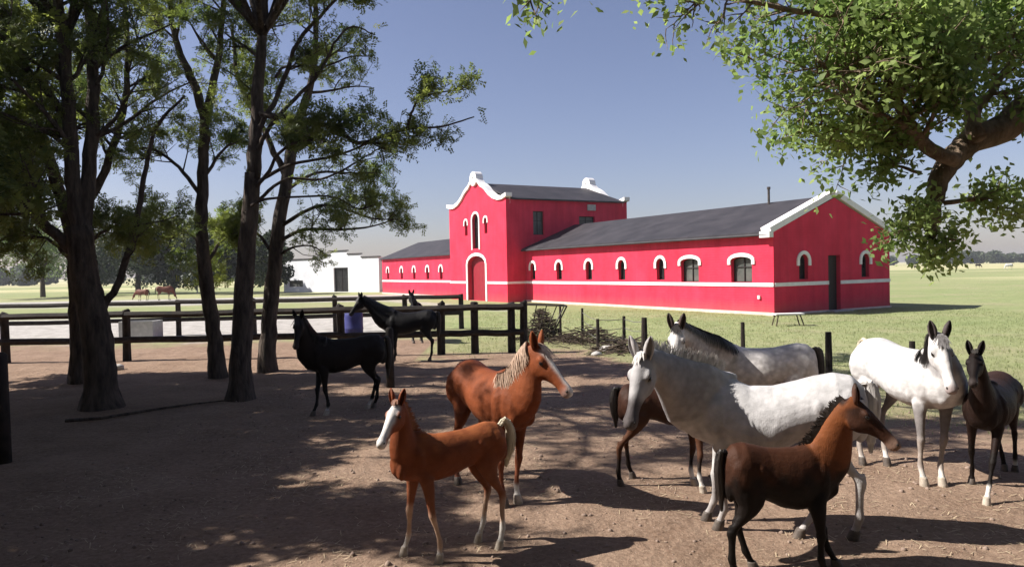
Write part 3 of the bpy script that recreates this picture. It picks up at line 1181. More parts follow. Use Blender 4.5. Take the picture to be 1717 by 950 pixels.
GL = 'dark trunked locust trees in the paddock'


def px_path(L, d0, d1=None):
    """pixel path lifted into the place at a depth that may drift"""
    k = len(L)
    d1 = d0 if d1 is None else d1
    return [atd(x, y, d0 + (d1 - d0) * i / max(1, k - 1)) for i, (x, y) in enumerate(L)]


def crown_top(t, px, py, y, r, z0, z1, n_=8, lean=-2.2, sub=7, dens=1.0):
    """spreading limbs high above the picture that roof the paddock"""
    c = atd(px, py, y)
    for q in range(n_):
        a = q * 2.399 + px
        e = V3(c.x + r * math.cos(a), c.y + lean + r * .8 * math.sin(a), z0 + (z1 - z0) * ((q * .618) % 1))
        zmin = CAM_H + .41 * max(3, e.y) + .9
        e.z = max(e.z, zmin)
        t.limb([c, c.lerp(e, .4) + UP * .9, c.lerp(e, .75) + UP * .6, e], 0.07, 0.03, 7, 0.04, sub=sub, sub_len=1.5, sub_from=.45, levels=2, up=0.5, dens=dens)


# thick grey pair of trunks at left
b0 = gnd(170, 683)
t = Tree('locust_tree', 'thickest grey trunk at left, nearest the camera, wide foot', b0, M['bark'], M['leaf_dark'], GL)
base = [b0 - UP * 0.2] + px_path([(168, 620), (158, 540), (142, 460), (132, 380)], b0.y, b0.y)
t.limb(base, 0.34, 0.24, 12, 0.01, flare=0.5)
t.limb(px_path([(134, 400), (122, 280), (112, 140), (98, 10), (80, -140)], b0.y, b0.y - 0.6), 0.17, 0.07, 10, 0.03, sub=11, sub_len=2.1, levels=2)
t.limb(px_path([(138, 400), (152, 260), (156, 120), (150, -20), (165, -160)], b0.y, b0.y + 0.5), 0.16, 0.07, 10, 0.03, sub=11, sub_len=2.1, levels=2)
t.limb(px_path([(120, 420), (70, 370), (20, 322), (-60, 290)], b0.y, b0.y - 0.8), 0.12, 0.05, 8, 0.03, sub=8, sub_len=1.6, levels=2)
t.limb(px_path([(112, 200), (60, 130), (0, 80), (-70, 20)], b0.y, b0.y - 0.8), 0.09, 0.04, 8, 0.03, sub=7, sub_len=1.6, levels=2)
t.limb(px_path([(156, 560), (172, 515), (200, 470), (225, 380), (245, 280), (265, 210), (310, 160)], b0.y, b0.y + 0.5), 0.10, 0.025, 7, 0.02, sub=5, sub_len=0.9, levels=1)
crown_top(t, 112, 60, b0.y, 3.4, 9.0, 11.0, dens=.6)
t.finish(per=3, size=0.21, lw=0.032, spread=0.16)

b1 = gnd(133, 642)
t = Tree('locust_tree', 'slender dark trunk half hidden just behind the thickest trunk', b1, M['bark'], M['leaf_dark'], GL)
t.limb([b1 - UP * 0.2] + px_path([(131, 560), (126, 470), (118, 390), (88, 280)], b1.y), 0.22, 0.14, 10, 0.02, flare=0.3)
t.limb(px_path([(124, 440), (80, 400), (40, 400)], b1.y), 0.06, 0.02, 6, 0.02, sub=7, sub_len=1.3, levels=2, up=0)
t.limb(px_path([(124, 430), (170, 390), (215, 370)], b1.y), 0.06, 0.02, 6, 0.02, sub=7, sub_len=1.2, levels=2, up=0)
t.limb(px_path([(98, 310), (60, 200), (30, 60), (20, -60)], b1.y), 0.16, 0.07, 8, 0.03, sub=10, sub_len=2.3, levels=2)
t.limb(px_path([(118, 390), (170, 300), (200, 210), (215, 100), (200, -40)], b1.y), 0.12, 0.05, 8, 0.03, sub=10, sub_len=2.0, levels=2)
t.finish(per=3, size=0.21, lw=0.032, spread=0.16)

b2 = gnd(366, 632)
t = Tree('locust_tree', 'slim leaning trunk forking high up, left of the straightest trunk', b2, M['bark'], M['leaf_mid'], GL)
t.limb([b2 - UP * 0.2] + px_path([(360, 570), (347, 480), (338, 380), (340, 290), (345, 190)], b2.y), 0.215, 0.12, 10, 0.02, flare=0.35)
t.limb(px_path([(344, 200), (325, 140), (298, 80), (285, 10), (275, -80)], b2.y), 0.13, 0.05, 8, 0.02, sub=7, sub_len=1.7, levels=2)
t.limb(px_path([(345, 190), (362, 120), (372, 40), (380, -60)], b2.y), 0.12, 0.05, 8, 0.02, sub=7, sub_len=1.6, levels=2)
t.limb(px_path([(338, 330), (300, 280), (255, 250), (215, 250)], b2.y), 0.06, 0.02, 6, 0.02, sub=5, sub_len=1.3, levels=2)
t.limb(px_path([(345, 420), (315, 390), (280, 400), (240, 385)], b2.y), 0.05, 0.02, 6, 0.02, sub=9, sub_len=1.2, levels=2, up=0)
t.limb(px_path([(347, 440), (375, 400), (400, 405)], b2.y, b2.y + 1), 0.05, 0.02, 6, 0.02, sub=6, sub_len=1.1, levels=2, up=0)
t.limb(px_path([(340, 300), (375, 250), (395, 240)], b2.y), 0.05, 0.02, 6, 0.02, sub=4, sub_len=1.2, levels=2)
t.finish(per=3, size=0.20, lw=0.032, spread=0.16)

b3 = gnd(404, 668)
t = Tree('locust_tree', 'straight dark trunk with long bare limbs reaching right over the paddock', b3, M['bark'], M['leaf_dark'], GL)
t.limb([b3 - UP * 0.2] + px_path([(404, 600), (408, 500), (416, 400), (424, 290)], b3.y), 0.25, 0.16, 12, 0.015, flare=0.5)
t.limb(px_path([(424, 300), (430, 200), (436, 100), (446, -20), (455, -120)], b3.y), 0.16, 0.06, 10, 0.02, sub=6, sub_len=1.3, levels=2, sub_from=0.3)
d3 = b3.y
L = t.limb
L(px_path([(430, 228), (440, 205), (470, 150), (500, 70), (545, 20), (590, -25)], d3, d3 - 0.5), 0.07, 0.025, 7, 0.02, sub=6, sub_len=1.1, levels=2)
L(px_path([(427, 258), (440, 235), (470, 190), (530, 130), (560, 75), (590, 45), (625, 57)], d3, d3 - 0.8), 0.06, 0.012, 7, 0.02, sub=3, sub_len=0.7, levels=1, dens=0.35)
L(px_path([(462, 130), (480, 112), (540, 112), (590, 95), (625, 95)], d3, d3 - 0.5), 0.035, 0.010, 6, 0.015, sub=3, sub_len=0.5, levels=1, dens=0.3)
L(px_path([(431, 190), (455, 194), (500, 200), (560, 215), (600, 240), (650, 225), (690, 215), (740, 212), (795, 196)], d3, d3 - 1.8), 0.075, 0.012, 7, 0.02, sub=8, sub_len=0.75, levels=1, dens=0.9)
L(px_path([(682, 216), (692, 185), (705, 165), (740, 155), (782, 150)], d3 - 1.45, d3 - 1.9), 0.028, 0.008, 6, 0.01, sub=6, sub_len=0.55, levels=1)
L(px_path([(424, 312), (445, 298), (490, 275), (560, 262), (620, 240), (640, 240)], d3, d3 - 0.6), 0.05, 0.012, 6, 0.02, sub=5, sub_len=0.9, levels=1)
L(px_path([(420, 350), (435, 334), (480, 300), (540, 300), (600, 270), (650, 240)], d3, d3 + 0.6), 0.05, 0.012, 6, 0.02, sub=6, sub_len=0.9, levels=1)
L(px_path([(424, 318), (445, 295), (475, 250), (520, 235), (560, 240)], d3, d3 - 0.9), 0.05, 0.012, 6, 0.02, sub=6, sub_len=1.0, levels=2)
L(px_path([(421, 345), (445, 334), (500, 330), (560, 330), (600, 350), (628, 343)], d3 - .2, d3 - 0.9), 0.035, 0.010, 6, 0.02, sub=5, sub_len=0.7, levels=1, dens=0.6)
crown_top(t, 440, 60, b3.y, 3.6, 8.8, 10.6, 8, -1.9, dens=.8)
t.finish(per=3, size=0.20, lw=0.032, spread=0.16)

b4 = gnd(448, 622)
t = Tree('locust_tree', 'trunk just right of the straightest one, low leafy limbs over the white house', b4, M['bark'], M['leaf_mid'], GL)
t.limb([b4 - UP * 0.2] + px_path([(450, 560), (458, 470), (468, 380), (482, 290), (500, 210)], b4.y), 0.24, 0.14, 10, 0.02, flare=0.3)
L = t.limb
d4 = b4.y
L(px_path([(498, 215), (520, 140), (530, 60), (525, -40)], d4), 0.13, 0.05, 8, 0.03, sub=8, sub_len=1.6, levels=2)
L(px_path([(482, 300), (445, 225), (400, 130), (390, 40)], d4), 0.10, 0.04, 8, 0.03, sub=7, sub_len=1.5, levels=2)
L(px_path([(470, 380), (520, 350), (560, 345), (620, 365), (668, 368)], d4, d4 - 1.5), 0.06, 0.012, 7, 0.02, sub=11, sub_len=0.9, levels=1)
L(px_path([(466, 405), (510, 385), (570, 385), (620, 380), (660, 368)], d4, d4 - 1.0), 0.06, 0.012, 7, 0.02, sub=11, sub_len=0.9, levels=1)
L(px_path([(465, 430), (490, 415), (520, 412), (545, 425)], d4, d4 - 0.6), 0.045, 0.012, 6, 0.02, sub=3, sub_len=0.8, levels=1)
L(px_path([(478, 320), (530, 290), (580, 290), (640, 290)], d4, d4 + 1), 0.06, 0.015, 6, 0.02, sub=7, sub_len=1.0, levels=1)
L(px_path([(460, 430), (430, 390), (400, 380), (370, 400)], d4, d4), 0.05, 0.015, 6, 0.02, sub=7, sub_len=1.0, levels=2)
crown_top(t, 528, 0, b4.y, 3.0, 10.5, 12.0, 6, -1.5)
t.finish(per=3, size=0.20, lw=0.032, spread=0.16)


# trees outside the left edge whose shade falls across the foreground
def shade_tree(x, y, label, h=9.0, r=3.6, seed=0, dense=0.45):
    t = Tree('locust_tree', label, V3(x, y, 0), M['bark'], M['leaf_dark'], GL)
    t.pb = dense
    t.limb([V3(x, y, -.2), V3(x + .1, y, 1.3), V3(x + .2, y + .1, 2.8), V3(x + .1, y + .2, 4.2)], 0.30, 0.2, 9, 0.02, flare=0.4)
    for q in range(7):
        a = q * 2.4 + seed
        t.limb([V3(x + .1, y + .1, 3.0 + 0.25 * q), V3(x + r * .35 * math.cos(a), y + r * .35 * math.sin(a), 4.4 + .25 * q),
                V3(x + r * .85 * math.cos(a), y + r * .85 * math.sin(a), 5.2 + .42 * q)], 0.10, 0.04, 7, 0.05, sub=10, sub_len=1.9, levels=2, up=0.2)
    t.finish(per=4 if dense > .5 else 2, size=0.32, lw=0.07, spread=0.3)


shade_tree(-12.6, 8.9, 'locust tree beyond the left edge nearest the camera, seen only by its shade', seed=0.4, r=3.7, dense=0.42)
shade_tree(-13.2, 12.6, 'locust tree beyond the left edge, left of the thickest trunk', seed=1.3, r=4.2, dense=0.42)
shade_tree(-15.0, 17.0, 'locust tree beyond the left edge at the rail fence', seed=2.2)
shade_tree(-3.6, -1.8, 'unseen broad tree added behind the camera at left to block sky light', seed=3.0, r=5.6, dense=0.62)  # unseen tree, added so its crown cuts the sky fill
shade_tree(4.0, -3.5, 'unseen broad tree added behind the camera at right to block sky light', seed=4.0, r=5.6, dense=0.62)  # second unseen tree, added to darken the sides facing the camera


GV = 'trees of the added grove outside the picture'
# near tree at right: trunk stands outside the frame, one thick bent limb comes in
b5 = V3(8.2, 7.6, 0)
t = Tree('shade_tree', 'leafy tree at right whose thick bent limb hangs into the picture', b5, M['bark_light'], M['leaf_bright'])
t.pb = 0.50
t.limb([b5 - UP * .2, b5 + V3(-.05, .05, 1.6), b5 + V3(-.3, 0, 3.2), b5 + V3(-.5, 0, 4.6), b5 + V3(-1.2, -.1, 6.2)], 0.36, 0.2, 12, 0.02, flare=0.4, sub=8, sub_len=1.8, sub_from=0.6)
D5 = 7.2
L = t.limb
L([b5 + V3(-.35, 0, 3.4)] + px_path([(1760, 190), (1690, 212), (1625, 240), (1590, 275), (1570, 320), (1566, 362), (1560, 398)], D5 + .3, D5), 0.19, 0.05, 12, 0.015, sub=0)
L(px_path([(1600, 268), (1560, 250), (1520, 200), (1490, 130), (1470, 40)], D5, D5 - .6), 0.08, 0.03, 8, 0.02, sub=17, sub_len=0.8, levels=2, up=0.1)
L(px_path([(1640, 232), (1620, 150), (1600, 60), (1590, -40)], D5, D5 + .8), 0.08, 0.03, 8, 0.02, sub=15, sub_len=0.85, levels=2, up=0.1)
L(px_path([(1540, 220), (1470, 190), (1410, 150), (1370, 100)], D5 - .3, D5 - .8), 0.045, 0.015, 7, 0.02, sub=18, sub_len=0.8, levels=1, up=0)
L(px_path([(1530, 240), (1460, 225), (1400, 215), (1340, 200)], D5, D5 - .2), 0.03, 0.010, 7, 0.02, sub=10, sub_len=0.55, levels=1, up=0)
L(px_path([(1545, 290), (1490, 275), (1450, 270)], D5, D5 + .2), 0.02, 0.008, 6, 0.02, sub=5, sub_len=0.35, levels=1, up=0, dens=.6)
L(px_path([(1585, 340), (1640, 335), (1680, 352)], D5, D5 + .4), 0.03, 0.01, 6, 0.02, sub=8, sub_len=0.4, levels=1, up=-0.1)
L(px_path([(1560, 375), (1530, 385), (1500, 388)], D5, D5 + .1), 0.025, 0.01, 6, 0.02, sub=4, sub_len=0.3, levels=1, up=-0.3)
L(px_path([(1566, 350), (1545, 345), (1530, 352)], D5 - .1, D5 - .3), 0.02, 0.008, 6, 0.02, sub=4, sub_len=0.25, levels=1, up=0.2)
L(px_path([(1562, 395), (1560, 405)], D5, D5), 0.02, 0.01, 6, 0.02, sub=3, sub_len=0.22, levels=1, up=-0.2)
L(px_path([(1562, 380), (1590, 400), (1610, 402)], D5, D5 + .1), 0.02, 0.01, 6, 0.02, sub=3, sub_len=0.25, levels=1, up=-0.3)
L(px_path([(1520, 60), (1440, 30), (1340, 20), (1240, 0), (1140, -10)], D5 - .5, D5 - 1.2), 0.04, 0.01, 6, 0.02, sub=9, sub_len=0.45, levels=1, up=0, dens=.5)
L(px_path([(1480, -60), (1300, -80), (1100, -60), (960, -40), (850, -20)], D5 - .5, D5 - 1.5), 0.05, 0.012, 6, 0.02, sub=12, sub_len=0.4, levels=1, up=-0.4, dens=.5)
L(px_path([(1500, 150), (1440, 60), (1400, -20), (1380, -100)], D5 - .5, D5), 0.05, 0.02, 7, 0.02, sub=18, sub_len=0.9, levels=2, up=0)
L(px_path([(1620, 200), (1680, 130), (1720, 40)], D5 + .3, D5 + .6), 0.05, 0.02, 7, 0.02, sub=14, sub_len=0.9, levels=2, up=0)
t.finish(kind='leaf', per=4, size=0.085, lw=0.27, spread=0.16)


# mid and far trees
def blob_tree(name, label, px, base_y, top_y, w_px, mat, group, n_leaf=5000, leaf=0.5, seed=0, trunk_frac=0.25):
    p = gnd(px, base_y)
    d = p.y
    H = (base_y - top_y) / FPX * d
    Wd = w_px / FPX * d / 2
    root = thing(name, label, 'tree', p, group)
    mb = MB()
    mb.tube([p - UP * .1, p + UP * H * .25, p + UP * H * .6], [H * .035, H * .025, H * .012], 7)
    rng = np.random.default_rng(seed)
    for q in range(6):
        a = rng.uniform(0, 6.28)
        mb.tube([p + UP * H * (.25 + .05 * q), p + V3(math.cos(a) * Wd * .6, math.sin(a) * Wd * .6, H * (.5 + .07 * q))], [H * .014, H * .004], 5)
    mb.obj('trunk', M['bark'], root)
    k = 26
    cen = rng.normal(0, 1, (k, 3))
    cen /= np.linalg.norm(cen, axis=1)[:, None]
    cen *= rng.uniform(0.25, 0.85, k)[:, None]
    cen = cen * np.array([Wd, Wd, H * (1 - trunk_frac) / 2]) + np.array([p.x, p.y, H * (trunk_frac + (1 - trunk_frac) / 2)])
    rad = rng.uniform(0.22, 0.42, k) * min(Wd, H / 2)
    idx_ = rng.integers(0, k, n_leaf)
    dv = rng.normal(0, 1, (n_leaf, 3))
    dv /= np.linalg.norm(dv, axis=1)[:, None]
    P = cen[idx_] + dv * (rad[idx_] * rng.uniform(0.55, 1.08, n_leaf))[:, None] * np.array([1.15, 1.15, .8])
    P[:, 2] = np.maximum(P[:, 2], 0.15)
    a = rng.normal(0, 1, (n_leaf, 3))
    a /= np.linalg.norm(a, axis=1)[:, None]
    s_ = np.cross(a, rng.normal(0, 1, (n_leaf, 3)))
    s_ /= np.linalg.norm(s_, axis=1)[:, None]
    L_ = leaf * rng.uniform(.5, 1.2, n_leaf)[:, None]
    V = np.stack([P - a * L_ / 2, P + s_ * L_ * .3, P + a * L_ / 2, P - s_ * L_ * .3], 1).reshape(-1, 3)
    o = fast_mesh('crown', V, np.arange(len(V)).reshape(-1, 4), mat, root)
    tag(o, kind='stuff')
    return root


GM = 'dark trees beyond the yard'
blob_tree('broadleaf_tree', 'leftmost pale green tree at the left edge', -12, 502, 318, 210, M['leaf_pale'], 'pale trees beyond the left field', 12000, .30, 1)
blob_tree('broadleaf_tree', 'pale green tree beside the thickest trunk, over a field', 72, 498, 372, 150, M['leaf_pale'], 'pale trees beyond the left field', 9000, .35, 2)
for i, (px, by, ty, wd, lb) in enumerate(((165, 484, 395, 90, 'dark tree behind the thickest trunk'), (232, 485, 372, 105, 'dark tree above the grazing bay horses'),
                                           (290, 484, 392, 90, 'dark tree left of the pale pole'), (350, 485, 380, 100, 'dark tree behind the slim leaning trunk'),
                                           (408, 484, 402, 80, 'dark tree behind the straight trunk'), (452, 486, 410, 70, 'dark tree at the left end of the white house'))):
    blob_tree('broadleaf_tree', lb, px, by + 8, ty - 22, wd * 1.35, M['leaf_wood'], GM, 12000, .55, 10 + i, trunk_frac=0.05)


def tree_line(name, label, x0_, x1_, y_, h, mat, n_leaf, leaf, seed, slope=0.0):
    rng = np.random.default_rng(seed)
    k = max(14, int(abs(x1_ - x0_) / (h * 0.25 if h in (13, 11) and abs(x1_) < 50 else h * 0.55)))
    cx = np.linspace(x0_, x1_, k) + rng.normal(0, h * .3, k)
    hh_ = h * rng.uniform(.45, 1.0, k)
    cy = y_ + slope * (cx - x0_) + rng.normal(0, h * .8, k)
    idx_ = rng.integers(0, k, n_leaf)
    dv = rng.normal(0, 1, (n_leaf, 3))
    dv /= np.linalg.norm(dv, axis=1)[:, None]
    P = np.stack([cx[idx_], cy[idx_], hh_[idx_] * .5], 1) + dv * (hh_[idx_] * .5 * rng.uniform(.6, 1, n_leaf))[:, None] * np.array([1.2, .8, 1])
    P[:, 2] = np.maximum(P[:, 2], .2)
    a = rng.normal(0, 1, (n_leaf, 3))
    a /= np.linalg.norm(a, axis=1)[:, None]
    s_ = np.cross(a, rng.normal(0, 1, (n_leaf, 3)))
    s_ /= np.linalg.norm(s_, axis=1)[:, None]
    L_ = leaf * rng.uniform(.5, 1.2, n_leaf)[:, None]
    V = np.stack([P - a * L_ / 2, P + s_ * L_ * .4, P + a * L_ / 2, P - s_ * L_ * .4], 1).reshape(-1, 3)
    o = fast_mesh(name, V, np.arange(len(V)).reshape(-1, 4), mat)
    return tag(o, label, 'trees', kind='stuff')


tree_line('sky_block_grove', 'unseen leaf wall added behind the camera to block sky light', -34, 30, -15, 13, M['leaf_dark'], 30000, .9, 21)  # unseen leaf mass added to keep low sky light off the shade
gl = tree_line('sky_block_grove', 'unseen leaf wall added along the far left to block sky light', -13, 13, 0, 11, M['leaf_dark'], 22000, .9, 22)  # same kind of added leaf mass, blocking sky from the left
gl.rotation_euler.z = math.radians(90)
gl.location = (-30, 0, 0)
tree_line('far_wood', 'hazy far wood along the horizon at right of the stable', 200, 760, 560, 11, M['leaf_far'], 26000, 3.0, 3)
tree_line('far_wood', 'long dark wood closing the field at far left', -420, -60, 330, 12, M['leaf_far'], 26000, 2.6, 4)
tree_line('far_wood', 'distant wood hidden mostly behind the stable', -60, 220, 520, 10, M['leaf_far'], 12000, 3.0, 5)


# ================================================================== HORSES
def loft(MBx, rings, sides=20):
    """rings: (centre, u, v, ru, rv, k) ; k widens the lower half"""
    V, F = [], []
    m_ = len(rings)
    for (c, u, v, ru, rv, k) in rings:
        for j in range(sides):
            a = 2 * math.pi * j / sides
            sn = math.sin(a)
            V.append(c + u * (math.cos(a) * ru * (1 - k * sn)) + v * (sn * rv))
    for i in range(m_ - 1):
        for j in range(sides):
            a, b_ = i * sides + j, i * sides + (j + 1) % sides
            F.append((a, b_, b_ + sides, a + sides))
    F.append(tuple(reversed(range(sides))))
    F.append(tuple((m_ - 1) * sides + j for j in range(sides)))
    MBx.add(V, F)


def ellip(MBx, c, r, ax=None):
    bm = bmesh.new()
    bmesh.ops.create_icosphere(bm, subdivisions=2, radius=1)
    V = []
    X, Y, Zz = ax if ax else (Vector((1, 0, 0)), Vector((0, 1, 0)), Vector((0, 0, 1)))
    for v in bm.verts:
        V.append(c + X * v.co.x * r[0] + Y * v.co.y * r[1] + Zz * v.co.z * r[2])
    F = [tuple(v.index for v in f.verts) for f in bm.faces]
    bm.free()
    MBx.add(V, F)


TORSO = [(-.80, 1.20, .07, .05, 0), (-.76, 1.20, .20, .15, 0), (-.66, 1.20, .285, .235, 0), (-.52, 1.205, .30, .275, .03), (-.36, 1.195, .28, .255, .08),
         (-.20, 1.16, .28, .258, .12), (.0, 1.115, .312, .285, .14), (.20, 1.10, .33, .285, .14), (.36, 1.12, .345, .255, .16), (.50, 1.145, .345, .22, .18),
         (.62, 1.12, .29, .20, .1), (.72, 1.08, .21, .165, 0), (.79, 1.06, .10, .09, 0)]
FRONT = [(.50, .10, 1.14, .13, .07), (.48, .135, 1.00, .135, .085), (.435, .155, .87, .105, .078), (.44, .16, .75, .080, .063), (.452, .16, .61, .057, .048),
         (.46, .16, .525, .047, .043), (.466, .16, .475, .052, .049), (.462, .16, .43, .044, .042), (.457, .16, .36, .034, .029), (.455, .16, .26, .033, .028),
         (.457, .16, .195, .043, .037), (.474, .16, .15, .036, .033), (.492, .16, .11, .035, .035), (.505, .16, .075, .044, .043), (.51, .16, .06, .045, .044)]
HIND = [(-.50, .08, 1.30, .16, .10), (-.52, .115, 1.14, .225, .135), (-.49, .145, 1.00, .20, .12), (-.455, .16, .88, .150, .092), (-.49, .16, .77, .105, .07),
        (-.56, .158, .67, .070, .052), (-.62, .155, .60, .052, .042), (-.645, .155, .55, .056, .045), (-.64, .155, .50, .048, .040), (-.625, .155, .43, .038, .032),
        (-.615, .155, .29, .036, .031), (-.61, .155, .205, .045, .038), (-.592, .155, .155, .038, .034), (-.572, .155, .11, .036, .036), (-.556, .155, .075, .046, .044),
        (-.55, .155, .06, .047, .045)]
HEAD = [(-.07, -.035, .075, .055), (-.02, -.01, .10, .072), (.05, .0, .128, .088), (.12, .004, .146, .098), (.19, .004, .148, .100), (.26, .0, .132, .086), (.33, -.006, .096, .066),
        (.41, -.012, .074, .052), (.48, -.013, .067, .049), (.54, -.010, .072, .058), (.585, -.014, .069, .058), (.615, -.024, .056, .050), (.635, -.040, .034, .034)]


def coat_material(name, dapple=0.0, gloss=0.42):
    m, n, b, o = new_mat(name)
    at = node(n, 'ShaderNodeVertexColor', layer_name='coat')
    tc = node(n, 'ShaderNodeTexCoord')
    col = at.outputs[0]
    nz = node(n, 'ShaderNodeTexNoise', Scale=5.0, Detail=6, Roughness=0.65)
    n.links.new(tc.outputs['Object'], nz.inputs['Vector'])
    mr = node(n, 'ShaderNodeMapRange')
    mr.inputs[1].default_value, mr.inputs[2].default_value = 0.3, 0.7
    mr.inputs[3].default_value, mr.inputs[4].default_value = 0.70, 1.16
    n.links.new(nz.outputs[0], mr.inputs[0])
    mu = node(n, 'ShaderNodeVectorMath', operation='SCALE')
    n.links.new(col, mu.inputs[0])
    n.links.new(mr.outputs[0], mu.inputs['Scale'])
    col = mu.outputs[0]
    if dapple:
        vo = node(n, 'ShaderNodeTexVoronoi', Scale=16.0)
        vo.feature = 'SMOOTH_F1'
        nv = node(n, 'ShaderNodeTexNoise', Scale=6.0, Detail=3)
        n.links.new(tc.outputs['Object'], nv.inputs['Vector'])
        n.links.new(tc.outputs['Object'], vo.inputs['Vector'])
        m2 = node(n, 'ShaderNodeMapRange')
        m2.inputs[1].default_value, m2.inputs[2].default_value = 0.25, 0.75
        m2.inputs[3].default_value, m2.inputs[4].default_value = 1.0, 1 - dapple
        n.links.new(vo.outputs['Distance'], m2.inputs[0])
        mu2 = node(n, 'ShaderNodeVectorMath', operation='SCALE')
        n.links.new(col, mu2.inputs[0])
        n.links.new(m2.outputs[0], mu2.inputs['Scale'])
        col = mu2.outputs[0]
    n.links.new(col, b.inputs['Base Color'])
    b.inputs['Roughness'].default_value = gloss
    b.inputs['Specular IOR Level'].default_value = 0.12
    b.inputs['Sheen Weight'].default_value = 0.0
    hn = node(n, 'ShaderNodeTexNoise', Scale=160.0, Detail=3)
    mp = node(n, 'ShaderNodeMapping')
    mp.inputs['Scale'].default_value = (1, 1, 0.25)
    n.links.new(tc.outputs['Object'], mp.inputs[0])
    n.links.new(mp.outputs[0], hn.inputs['Vector'])
    bpp = node(n, 'ShaderNodeBump', Strength=0.6, Distance=0.006)
    n.links.new(hn.outputs[0], bpp.inputs['Height'])
    b2 = node(n, 'ShaderNodeTexNoise', Scale=9.0, Detail=3)
    n.links.new(tc.outputs['Object'], b2.inputs['Vector'])
    bq_ = node(n, 'ShaderNodeBump', Strength=0.3, Distance=0.03)
    n.links.new(b2.outputs[0], bq_.inputs['Height'])
    n.links.new(bpp.outputs[0], bq_.inputs['Normal'])
    n.links.new(bq_.outputs[0], b.inputs['Normal'])
    return m


M['coat'] = coat_material('horse_coat', 0.0, 0.58)
M['coat_grey'] = coat_material('grey_horse_coat', 0.16, 0.6)
M['coat_dapple'] = coat_material('dapple_horse_coat', 0.28, 0.55)


def hair_mat(name, a, b_):
    return noisy(name, a, b_, 30, 0.5, 0.3, 120, stretch=(1, 1, .2), spec=0.4, bdist=0.004)


HAIR = {
    'flaxen': hair_mat('flaxen_hair', (0.28, 0.17, 0.11), (0.58, 0.42, 0.32)),
    'red': hair_mat('red_hair', (0.14, 0.045, 0.02), (0.30, 0.11, 0.05)),
    'black': hair_mat('black_hair', (0.008, 0.006, 0.006), (0.03, 0.022, 0.018)),
    'grey': hair_mat('grey_hair', (0.10, 0.09, 0.09), (0.30, 0.28, 0.28)),
    'white': hair_mat('white_hair', (0.45, 0.42, 0.40), (0.72, 0.69, 0.66)),
    'cream': hair_mat('cream_hair', (0.40, 0.34, 0.24), (0.66, 0.58, 0.44)),
}


